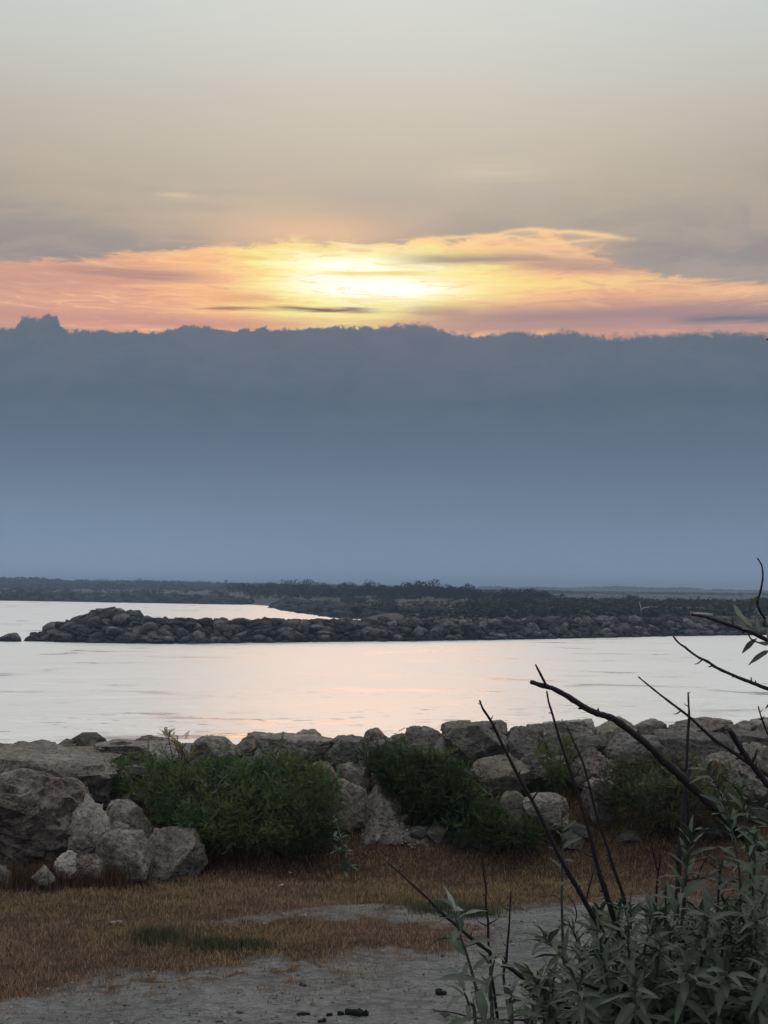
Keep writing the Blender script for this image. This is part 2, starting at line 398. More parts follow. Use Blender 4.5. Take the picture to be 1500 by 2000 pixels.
def rand_rots(k, g, tilt=0.6):
    a = g.uniform(0, 2 * np.pi, k); t = g.normal(0, tilt, k); u = g.normal(0, tilt, k)
    ca, sa, ct, st, cu, su = np.cos(a), np.sin(a), np.cos(t), np.sin(t), np.cos(u), np.sin(u)
    z = np.zeros(k); o = np.ones(k)
    Rz = np.stack([ca, -sa, z, sa, ca, z, z, z, o], 1).reshape(k, 3, 3)
    Rx = np.stack([o, z, z, z, ct, -st, z, st, ct], 1).reshape(k, 3, 3)
    Ry = np.stack([cu, z, su, z, o, z, -su, z, cu], 1).reshape(k, 3, 3)
    return Rx @ Ry @ Rz
# ------------------------------------------------------------------ materials
def newmat(name):
    m = bpy.data.materials.new(name); m.use_nodes = True; nt = m.node_tree; nt.nodes.clear(); S.nt = nt
    b = nd('ShaderNodeBsdfPrincipled'); o = nd('ShaderNodeOutputMaterial'); nt.links.new(b.outputs[0], o.inputs[0])
    return m, nt, b
def bump(h, dist, strength=1.0, normal=None):
    n = nd('ShaderNodeBump'); n.inputs['Distance'].default_value = dist; n.inputs['Strength'].default_value = strength
    S.nt.links.new(h.k, n.inputs['Height'])
    if normal is not None: S.nt.links.new(normal.k, n.inputs['Normal'])
    return S(n.outputs[0])
def objvec():
    tc = nd('ShaderNodeTexCoord'); oi = nd('ShaderNodeObjectInfo')
    off = vmath('SCALE', S(tc.outputs['Object']), scale=1.0)
    r = S(oi.outputs['Random']); cx = nd('ShaderNodeCombineXYZ'); S.nt.links.new((r * 31.0).k, cx.inputs[0]); S.nt.links.new((r * 17.0).k, cx.inputs[1])
    return vmath('ADD', off, S(cx.outputs[0])), r
def geo_pos():
    g = nd('ShaderNodeNewGeometry'); return S(g.outputs['Position']), S(g.outputs['Normal'])
def rock_mat(name, dark, mid, light, scale=1.0, bumpd=0.03, lichen=None, veins=0.25, lum=(0.8, 1.2), wet=None):
    m, nt, b = newmat(name); P, r = objvec()
    pos, nor = geo_pos()
    if scale != 1.0: P = vmath('SCALE', P, scale=scale)
    n1 = noise(P, 2.2, 6, 0.62, 0.4); n2 = noise(P, 9.0, 8, 0.68, 0.3); n3 = noise(P, 38.0, 6, 0.7)
    c = ramp(n1 * 0.55 + n2 * 0.45, [(0.36, dark), (0.5, mid), (0.64, light)])
    c = mixc(sstep(n3, 0.4, 0.62) * 0.35, c, light)
    vs = nd('ShaderNodeTexVoronoi', feature='DISTANCE_TO_EDGE'); nt.links.new((vmath('ADD', P, vmath('SCALE', S(nt.nodes.new('ShaderNodeTexNoise').outputs[0]), scale=0.0))).k, vs.inputs['Vector'])
    vs.inputs['Scale'].default_value = 3.3
    crack = sstep(S(vs.outputs['Distance']) + (n2 - 0.5) * 0.14, 0.0, 0.035)
    pits = sstep(noise(P, 17.0, 3, 0.6, 0.8), 0.36, 0.46)
    c = mixc((1.0 - pits) * 0.55, c, dark)
    c = mixc(sstep(noise(P, 5.5, 5, 0.7, 1.5), 0.56, 0.66) * veins, c, light)
    if lichen: c = mixc(sstep(noise(P, 6.0, 5, 0.7, 0.2), 0.55, 0.68) * 0.6, c, lichen)
    lumn = nd('ShaderNodeHueSaturation'); nt.links.new(c.k, lumn.inputs['Color'])
    nt.links.new((r * (lum[1] - lum[0]) + lum[0]).k, lumn.inputs['Value']); c = S(lumn.outputs[0])
    if wet is not None:                              # a stained, weedy tide line
        sz = nd('ShaderNodeSeparateXYZ'); nt.links.new(pos.k, sz.inputs[0])
        c = mixc(sstep(S(sz.outputs[2]) + (n1 - 0.5) * 0.5, wet, wet - 0.55) * 0.8, c, lin(30, 32, 26))
    h = n1 * 0.5 + n2 * 0.35 + n3 * 0.12 + pits * 0.16 + crack * 0.10
    nt.links.new(c.k, b.inputs['Base Color']); b.inputs['Roughness'].default_value = 0.9
    b.inputs['Specular IOR Level'].default_value = 0.25
    nt.links.new(bump(h, bumpd * 4, 0.9).k, b.inputs['Normal'])
    return m
def tint_mat(name, base, rough=0.7, trans=0.0, spec=0.25, var=0.25, vscale=3.0, bumpd=0.0):
    """leaf, grass and bark: base colour times the mesh's own tint"""
    m, nt, b = newmat(name)
    a = nd('ShaderNodeAttribute', attribute_name='tint'); pos, nor = geo_pos()
    n = noise(pos, vscale, 4, 0.6)
    mul = nd('ShaderNodeMix', data_type='RGBA', blend_type='MULTIPLY'); mul.inputs[0].default_value = 1.0
    mul.inputs[6].default_value = base; nt.links.new(a.outputs['Color'], mul.inputs[7])
    hs = nd('ShaderNodeHueSaturation'); nt.links.new(mul.outputs[2], hs.inputs['Color'])
    nt.links.new((n * (2 * var) + (1.0 - var)).k, hs.inputs['Value'])
    nt.links.new(hs.outputs[0], b.inputs['Base Color']); b.inputs['Roughness'].default_value = rough
    b.inputs['Specular IOR Level'].default_value = spec
    if bumpd: nt.links.new(bump(noise(pos, 160.0, 5, 0.65), bumpd).k, b.inputs['Normal'])
    if trans:
        t = nd('ShaderNodeBsdfTranslucent'); nt.links.new(hs.outputs[0], t.inputs[0])
        mx = nd('ShaderNodeMixShader'); mx.inputs[0].default_value = trans
        nt.links.new(b.outputs[0], mx.inputs[1]); nt.links.new(t.outputs[0], mx.inputs[2])
        out = [x for x in nt.nodes if x.type == 'OUTPUT_MATERIAL'][0]; nt.links.new(mx.outputs[0], out.inputs[0])
    return m
def alb(r, g, b): return (r, g, b, 1.0)
M_GREY = rock_mat('rock_grey', alb(0.069, 0.063, 0.059), alb(0.174, 0.156, 0.139), alb(0.359, 0.325, 0.288), 1.0, .022, lichen=alb(0.144, 0.131, 0.102))
M_PALE = rock_mat('rock_pale', alb(0.144, 0.131, 0.117), alb(0.263, 0.238, 0.213), alb(0.431, 0.390, 0.352), 1.0, .022)
M_RUST = rock_mat('rock_rust', alb(0.057, 0.042, 0.038), alb(0.155, 0.122, 0.106), alb(0.395, 0.345, 0.303), 1.0, .035, veins=.5)
M_WARM = rock_mat('rock_warm', alb(0.102, 0.088, 0.072), alb(0.209, 0.181, 0.149), alb(0.323, 0.283, 0.235), 1.0, .022, lichen=alb(0.096, 0.088, 0.072))
M_DARK = rock_mat('rock_dark', alb(0.060, 0.054, 0.053), alb(0.120, 0.110, 0.103), alb(0.203, 0.187, 0.171), 1.0, .022)
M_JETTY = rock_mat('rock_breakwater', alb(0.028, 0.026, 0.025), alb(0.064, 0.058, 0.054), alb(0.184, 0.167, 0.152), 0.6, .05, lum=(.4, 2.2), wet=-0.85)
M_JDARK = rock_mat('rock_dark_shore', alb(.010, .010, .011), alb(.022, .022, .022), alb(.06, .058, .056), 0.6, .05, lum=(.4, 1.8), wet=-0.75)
M_JCORE = rock_mat('rubble_dark', alb(.02, .02, .02), alb(.035, .034, .034), alb(.055, .055, .055), 0.6, .05, lum=(1, 1))
# ------------------------------------------------------------------ the near shore
def bank_z(x, y):                # height of the rubble core under the boulders
    n = (fbm2(x * .9, y * .9, 3) - .5) * .25
    up = sm(y, 14.7, 17.2) * (0.80 + n)
    dn = sm(y, 19.4, 24.5) * 3.6
    return up - dn
def ground_z(x, y):
    z = (fbm2(x * .25, y * .25, 11) - .5) * .16 + (fbm2(x * 1.3, y * 1.3, 12) - .5) * .07 + (fbm2(x * 5, y * 5, 13, 3) - .5) * .05
    z = z - 0.03 * sm(y, 9.0, 12.5)
    z = z + 1.35 * sm(y, 8.2, 3.0)                    # the little rise the camera and the shrubs stand on
    return z + bank_z(x, y)
# the cover map: 1 = dry grass, 0 = bare grey gravel; outlines taken as places on the flat ground
def poly_mask(px, py, poly, soft=6.0):
    inside = np.zeros(len(px), bool); d = np.full(len(px), 1e9); n = len(poly)
    for i in range(n):
        x1, y1 = poly[i]; x2, y2 = poly[(i + 1) % n]
        c = ((y1 > py) != (y2 > py)) & (px < (x2 - x1) * (py - y1) / (y2 - y1 + 1e-9) + x1); inside ^= c
        t = np.clip(((px - x1) * (x2 - x1) + (py - y1) * (y2 - y1)) / ((x2 - x1) ** 2 + (y2 - y1) ** 2 + 1e-9), 0, 1)
        d = np.minimum(d, np.hypot(px - x1 - t * (x2 - x1), (py - y1 - t * (y2 - y1)) * 2.2))
    return np.clip(np.where(inside, d, -d) / soft * .5 + .5, 0, 1)
def W(pts): return [tuple(gnd(a, b, 0.0).xy) for a, b in pts]
# the same outlines as world places on the ground
POLY_GRASS_A = W([(-600, 1600), (2300, 1600), (2300, 1742), (1500, 1748), (1290, 1752), (1120, 1756), (960, 1762), (850, 1758), (760, 1768), (690, 1760), (620, 1764), (560, 1778), (500, 1782), (400, 1795), (300, 1800), (230, 1803), (100, 1812), (-600, 1830)])
POLY_GRASS_B = W([(-600, 1812), (100, 1810), (260, 1800), (400, 1800), (520, 1802), (600, 1790), (700, 1792), (800, 1800), (860, 1808), (930, 1838), (860, 1850), (740, 1846), (660, 1860), (600, 1880), (520, 1872), (430, 1885), (300, 1880), (200, 1890), (130, 1918), (60, 1940), (-600, 1960)])
POLY_THIN = W([(120, 1890), (420, 1880), (640, 1868), (690, 1890), (560, 1912), (300, 1925), (150, 1950), (60, 1950)])
def cover(x, y):
    j = (fbm2(x * 1.7, y * 1.7, 21, 4, .6) - .5); k = (fbm2(x * 6, y * 6, 22, 4, .65) - .5)
    xx = x + j * .6 + k * .35; yy = y + j * .9 + k * .8
    def pm(poly, s): return poly_mask_w(xx, yy, poly, s * 2.2)
    a = np.maximum(pm(POLY_GRASS_A, .18), pm(POLY_GRASS_B, .18))
    t = pm(POLY_THIN, .3) * sm(k + j * .4, -.05, .16) * .8
    a = np.maximum(a, t)
    return a * np.where(y > 9.3, 1, 0) * sm(y, 17.5, 16.2)
def poly_mask_w(px, py, poly, soft):
    inside = np.zeros(len(px), bool); d = np.full(len(px), 1e9); n = len(poly)
    for i in range(n):
        x1, y1 = poly[i]; x2, y2 = poly[(i + 1) % n]
        c = ((y1 > py) != (y2 > py)) & (px < (x2 - x1) * (py - y1) / (y2 - y1 + 1e-9) + x1); inside ^= c
        t = np.clip(((px - x1) * (x2 - x1) + (py - y1) * (y2 - y1)) / ((x2 - x1) ** 2 + (y2 - y1) ** 2 + 1e-9), 0, 1)
        d = np.minimum(d, np.hypot(px - x1 - t * (x2 - x1), (py - y1 - t * (y2 - y1))))
    return np.clip(np.where(inside, d, -d) / soft * .5 + .5, 0, 1)
def grid(xs, ys, zf, name, colf=None, smooth=True):
    X, Y = np.meshgrid(xs, ys); x = X.ravel(); y = Y.ravel(); z = zf(x, y)
    nx, ny = len(xs), len(ys); i = (np.arange(ny - 1)[:, None] * nx + np.arange(nx - 1)[None]).ravel()
    return mesh_np(name, np.stack([x, y, z], 1), np.stack([i, i + 1, i + nx + 1, i + nx], 1), smooth, None if colf is None else colf(x, y))
def ground_mat():
    m, nt, b = newmat('gravel_ground'); pos, nor = geo_pos()
    a = nd('ShaderNodeAttribute', attribute_name='tint'); sc = nd('ShaderNodeSeparateColor'); nt.links.new(a.outputs['Color'], sc.inputs[0])
    cov = S(sc.outputs[0])
    n1 = noise(pos, 1.3, 5, .6, .3); n2 = noise(pos, 9.0, 6, .65); n3 = noise(pos, 60.0, 5, .7)
    st = noise(scaled(pos, 1.0, 2.6, 1.0), 4.0, 5, .65, .5)
    g = ramp(n1 * .35 + n2 * .35 + n3 * .3, [(.38, alb(.115, .112, .113)), (.5, alb(.205, .199, .197)), (.66, alb(.31, .30, .29))])
    g = mixc(sstep(st, .48, .60) * .45, g, alb(.062, .060, .066))
    st2 = noise(scaled(pos, 1.0, 2.2, 1.0, (3, 5, 0)), 11.0, 5, .7, .8)
    g = mixc(sstep(st2, .52, .64) * .45, g, alb(.055, .052, .055)); g = mixc(sstep(st2, .46, .34) * .55, g, alb(.235, .23, .225))
    v = nd('ShaderNodeTexVoronoi'); nt.links.new(pos.k, v.inputs['Vector']); v.inputs['Scale'].default_value = 34.0
    g = mixc(sstep(S(v.outputs['Distance']), .32, .12) * .35, g, alb(.26, .25, .24))
    s = ramp(n2 * .5 + n3 * .5, [(.35, alb(.035, .022, .014)), (.65, alb(.09, .058, .036))])
    c = mixc(sstep(cov + (n3 - .5) * .5, .25, .6), g, s)
    nt.links.new(c.k, b.inputs['Base Color']); b.inputs['Roughness'].default_value = .95; b.inputs['Specular IOR Level'].default_value = .15
    h = n2 * .4 + n3 * .35 + sstep(S(v.outputs['Distance']), .6, .1) * .25 + st * .5
    nt.links.new(bump(h, .045, 1.0).k, b.inputs['Normal'])
    return m
xs = np.concatenate([np.linspace(-60, -9, 30)[:-1], np.arange(-9, 9, .07), np.linspace(9, 60, 30)])
ys = np.concatenate([np.linspace(-40, 8, 60)[:-1], np.arange(8, 20, .07), np.linspace(20, 30, 40)])
def gcol(x, y):
    c = cover(x, y); return np.stack([c, c, c], 1)
me = grid(xs, ys, ground_z, 'ground', gcol); tag(link('ground', me, None, ground_mat()), kind='structure')
# ------------------------------------------------------------------ water
def water_mat():
    m, nt, b = newmat('calm_water'); pos, nor = geo_pos()
    b.inputs['Base Color'].default_value = (.96, .965, .96, 1); b.inputs['Metallic'].default_value = .93
    b.inputs['IOR'].default_value = 1.33
    big = noise(scaled(pos, .35, 1.0, 1.0), .10, 4, .55, .8)
    slick = sstep(noise(scaled(pos, .6, 1.0, 1.0, (9, 4, 0)), .22, 4, .6, .8), .56, .72)
    rough = 0.43 - slick * 0.27 + (big - .5) * .10
    nt.links.new(rough.k, b.inputs['Roughness'])
    w1 = noise(scaled(pos, .55, 1.0, 1.0), 1.6, 4, .6, .6); w2 = noise(scaled(pos, .45, 1.0, 1.0), .45, 3, .5, .5)
    w3 = noise(scaled(pos, .45, 1.1, 1.0), 2.4, 3, .6, .5)
    sy = nd('ShaderNodeSeparateXYZ'); nt.links.new(pos.k, sy.inputs[0])
    chop = sstep(noise(scaled(pos, .5, 1.0, 1.0, (2, 7, 0)), .14, 3, .5), .40, .60) * sstep(S(sy.outputs[1]), 68.0, 48.0)
    crest = sstep(w3, .61, .66) * chop
    h = w1 * .20 + w2 * .36 + crest * .12
    met = 0.97 - crest * 0.42
    nt.links.new(met.k, b.inputs['Metallic']); base = mixc(crest, alb(.96, .965, .96), alb(.42, .45, .46)); nt.links.new(base.k, b.inputs['Base Color'])  # weaker reflection on ripple facets is painted in as a darker base colour
    nt.links.new(bump(h, .35, .85).k, b.inputs['Normal'])
    return m
def rip(x, y):
    e = sm(y, 140, 60)
    return -1.5 + e * ((fbm2(x * .45, y * .9, 31, 3) - .5) * .05 + (fbm2(x * 1.3, y * 2.6, 32, 2) - .5) * .035)
xs = np.concatenate([-np.geomspace(4000, 45, 20)[:-1], np.arange(-45, 45, .35), np.geomspace(45, 4000, 20)])
ys = np.concatenate([np.linspace(18, 30, 30)[:-1], np.arange(30, 60, .16), np.arange(60, 150, .5), np.geomspace(150, 6000, 40)])
tag(link('water', grid(xs, ys, rip, 'water'), None, water_mat()), kind='structure')
# ------------------------------------------------------------------ land across the channel
def G(px, py, z=-1.5): p = gnd(px, py, z); return (p.x, p.y)
FRONT = [(60, 1252), (150, 1255), (300, 1257), (450, 1256), (600, 1254), (800, 1252), (1000, 1249), (1200, 1245), (1300, 1242.5), (1500, 1240), (1800, 1236), (2300, 1230)]
fr = [G(*p) for p in FRONT]
land = [G(-900, 1166), G(-300, 1170), G(0, 1172.5), (G(200, 1176)), G(400, 1179.5), G(470, 1180.5), G(525, 1184.5), G(556, 1190.5), G(596, 1196.5), G(636, 1202), G(668, 1207)]
p0 = fr[5]
land += [(p0[0] - 4, p0[1] + 14), (p0[0] - 1, p0[1] + 3.5)] + [(x, y + 3.2) for x, y in fr[6:]] + [(3000, 700), (3000, 7000), (-3000, 7000), (-3000, 700)]
def sdist(px, py, poly):
    inside = np.zeros(len(px), bool); d = np.full(len(px), 1e9); n = len(poly)
    for i in range(n):
        x1, y1 = poly[i]; x2, y2 = poly[(i + 1) % n]
        c = ((y1 > py) != (y2 > py)) & (px < (x2 - x1) * (py - y1) / (y2 - y1 + 1e-9) + x1); inside ^= c
        t = np.clip(((px - x1) * (x2 - x1) + (py - y1) * (y2 - y1)) / ((x2 - x1) ** 2 + (y2 - y1) ** 2 + 1e-9), 0, 1)
        d = np.minimum(d, np.hypot(px - x1 - t * (x2 - x1), py - y1 - t * (y2 - y1)))
    return np.where(inside, d, -d)
def land_z(x, y):
    d = sdist(x, y, land)
    far = sm(y, 150, 420)
    rgt = sm(x / y, .03, .09) * sm(y, 230, 330)
    z = -2.6 + sm(d, -3, 7) * (2.0 + far * .35) + sm(d, 10, 60) * .45 - rgt * .9
    return z + (fbm2(x * .05, y * .05, 41) - .5) * .5 * sm(d, 2, 30) + (fbm2(x * .4, y * .4, 42) - .5) * .22 + sm(y, 700, 2500) * 1.0
def land_mat():
    m, nt, b = newmat('dry_flat'); pos, nor = geo_pos()
    n1 = noise(scaled(pos, .3, 1, 1), .12, 5, .6, .4); n2 = noise(pos, .8, 6, .7); 
    c = ramp(n1 * .5 + n2 * .5, [(.38, alb(.050, .048, .040)), (.5, alb(.095, .088, .076)), (.62, alb(.17, .16, .14))])
    nt.links.new(c.k, b.inputs['Base Color']); b.inputs['Roughness'].default_value = .95; b.inputs['Specular IOR Level'].default_value = .1
    nt.links.new(bump(n2, .6, 1).k, b.inputs['Normal']); return m
xs = np.concatenate([-np.geomspace(3000, 130, 24)[:-1], np.arange(-130, 130, 1.3), np.geomspace(130, 3000, 24)])
ys = np.concatenate([np.arange(98, 260, 1.3), np.geomspace(260, 6500, 90)])
tag(link('far_flat', grid(xs, ys, land_z, 'far_flat'), None, land_mat()), kind='structure')
# ------------------------------------------------------------------ breakwaters
JV = []
for k in range(14):
    V, Fc = rock_verts(500 + k, 2, 8 + k % 3, .5, sharp=70, cut=.5, soft=.5)
    me = mesh_np('breakwater_rock', V, Fc, False); me.materials.append(M_JETTY); JV.append((me, V, Fc))
JL = [rock_verts(560 + k, 1, 8, .4, sharp=70, cut=.5, soft=.5) for k in range(6)]
def poly_at(poly, s):            # point and unit normal at arc length s
    for (a, b) in zip(poly[:-1], poly[1:]):
        a = np.array(a); b = np.array(b); L = np.linalg.norm(b - a)
        if s <= L: t = (b - a) / L; return a + t * s, np.array([-t[1], t[0]])
        s -= L
    return b, np.array([-t[1], t[0]])
def plen(poly): return sum(math.dist(a, b) for a, b in zip(poly[:-1], poly[1:]))
def core_mesh(front, prof, name):
    """a ridge swept along the waterline; prof(s) -> list of (inland offset, z)"""
    L = plen(front); n = int(L / 1.2) + 2; V = []
    for i in range(n):
        s = L * i / (n - 1); p, nn = poly_at(front, min(s, L - 1e-3)); q = prof(s)
        for off, z in q: V.append((p[0] + nn[0] * off, p[1] + nn[1] * off, z + random.uniform(-.1, .1)))
    k = len(q); i = (np.arange(n - 1)[:, None] * k + np.arange(k - 1)[None]).ravel()
    return mesh_np(name, np.array(V), np.stack([i, i + k, i + k + 1, i + 1], 1), False)
def breakwater(name, label, front, top, width, size, nmax, seed, slope=1.5, mat_core=M_JCORE, rows_back=True, smax=1.35, rmat=None):
    """top(s) = crest height above the water; rocks laid in rows over the ridge"""
    root = empty(name, (front[0][0], front[0][1], -1.5)); tag(root, label, 'breakwater')
    L = plen(front); g = random.Random(seed); cand = []
    def prof(s):
        h = top(s) - size * .45; w = width(s); sl = h * slope
        return [(-.3, -2.4), (.5, -1.75), (.4 + sl, -1.5 + h), (.4 + sl + w, -1.5 + h), (.8 + 2 * sl + w, -1.9), (1.5 + 2 * sl + w, -2.6)]
    cm = link('core', core_mesh(front, prof, 'core'), root, mat_core); cm.location = -Vector(root.location)
    s = 0
    while s < L:
        h = top(s); w = width(s); run = 0.1; sl = h * slope; tot = sl + w + (sl if rows_back else 0)
        d = -0.15 + g.uniform(-.2, .2)
        while d < tot:
            z = -1.5 + (min(d, sl) / sl * h if d < sl else (h if d < sl + w else h * (1 - (d - sl - w) / sl))) 
            sz = size * g.choice([.55, .7, .85, 1.0, 1.2, 1.5]) * g.uniform(.85, 1.15)
            p, nn = poly_at(front, min(max(s + g.uniform(-.3, .3), 0), L - 1e-3))
            x, y = p + nn * d
            cand.append((x, y, z - .32 * sz + g.uniform(-.14, .16) * size, sz, d, s))
            d += size * g.uniform(.62, .85)
        s += size * g.uniform(.62, .85)
    # the ones the camera sees best come first
    vis = sorted(cand, key=lambda c: (c[4] > top(c[5]) * slope + width(c[5]) * .6, not (-60 < pxy(np.array([[c[0], c[1], c[2]]]))[0][0] < 1560), -c[3]))
    acc = Acc()
    for i, (x, y, z, sz, d, s) in enumerate(vis):
        me, V, Fc = JV[g.randrange(14)]
        e = Euler((g.uniform(-.35, .35), g.uniform(-.35, .35), g.uniform(0, 6.3)))
        sc = Vector((sz * g.uniform(.5, .85), sz * g.uniform(.42, .62), sz * g.uniform(.24, .5)))
        if i < nmax:
            o = link('rock', me, root)
            if rmat: o.material_slots[0].link = 'OBJECT'; o.material_slots[0].material = rmat
            o.location = Vector((x, y, z + sz * .3)) - root.location; o.rotation_euler = e; o.scale = sc
        else:
            V, Fc = JL[g.randrange(6)]; R = np.array(e.to_matrix()) @ np.diag(sc); acc.add(V @ R.T + np.array([x, y, z + sz * .3]) - np.array(root.location), Fc)
    if acc.n:
        o = link('rubble', acc.mesh('rubble', False), root, rmat or M_JETTY); tag(o, kind='stuff')
    return root
def top1(s):
    head = np.interp(s, [0, 0.8, 1.6, 2.6, 3.4, 6.6, 8.2, 12, 20, 40, 60, 90, 200], [0.6, 1.1, 1.35, 1.8, 2.2, 2.2, 1.65, 1.5, 1.4, 1.35, 1.4, 1.5, 1.4])
    return float(head)
def wid1(s): return float(np.interp(s, [0, 3, 12, 200], [.8, 1.8, 2.2, 2.2]))
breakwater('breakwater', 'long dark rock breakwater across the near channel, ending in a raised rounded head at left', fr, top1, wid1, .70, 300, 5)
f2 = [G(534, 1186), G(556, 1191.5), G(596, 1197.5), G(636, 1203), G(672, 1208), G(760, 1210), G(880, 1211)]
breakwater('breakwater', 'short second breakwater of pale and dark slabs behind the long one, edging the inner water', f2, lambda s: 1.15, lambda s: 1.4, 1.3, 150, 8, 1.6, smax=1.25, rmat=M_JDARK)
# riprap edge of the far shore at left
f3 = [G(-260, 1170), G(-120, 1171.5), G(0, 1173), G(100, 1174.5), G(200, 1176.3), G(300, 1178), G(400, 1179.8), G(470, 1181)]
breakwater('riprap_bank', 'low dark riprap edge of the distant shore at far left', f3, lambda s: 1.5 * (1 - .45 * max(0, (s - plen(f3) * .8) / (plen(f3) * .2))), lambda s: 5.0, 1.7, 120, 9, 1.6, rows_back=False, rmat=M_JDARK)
# the lone rock off the breakwater head
V, Fc = rock_verts(611, 4, 12, 1.0); p = at(20, 1240, 108.5)
me = mesh_np('sea_rock', V * np.array([.86, .6, .56]), Fc, True, sharp=35); o = link('sea_rock', me, None, M_JETTY)
o.location = (p.x, p.y, -1.38); tag(o, 'low dark rock alone in the water just left of the breakwater head', 'rock')
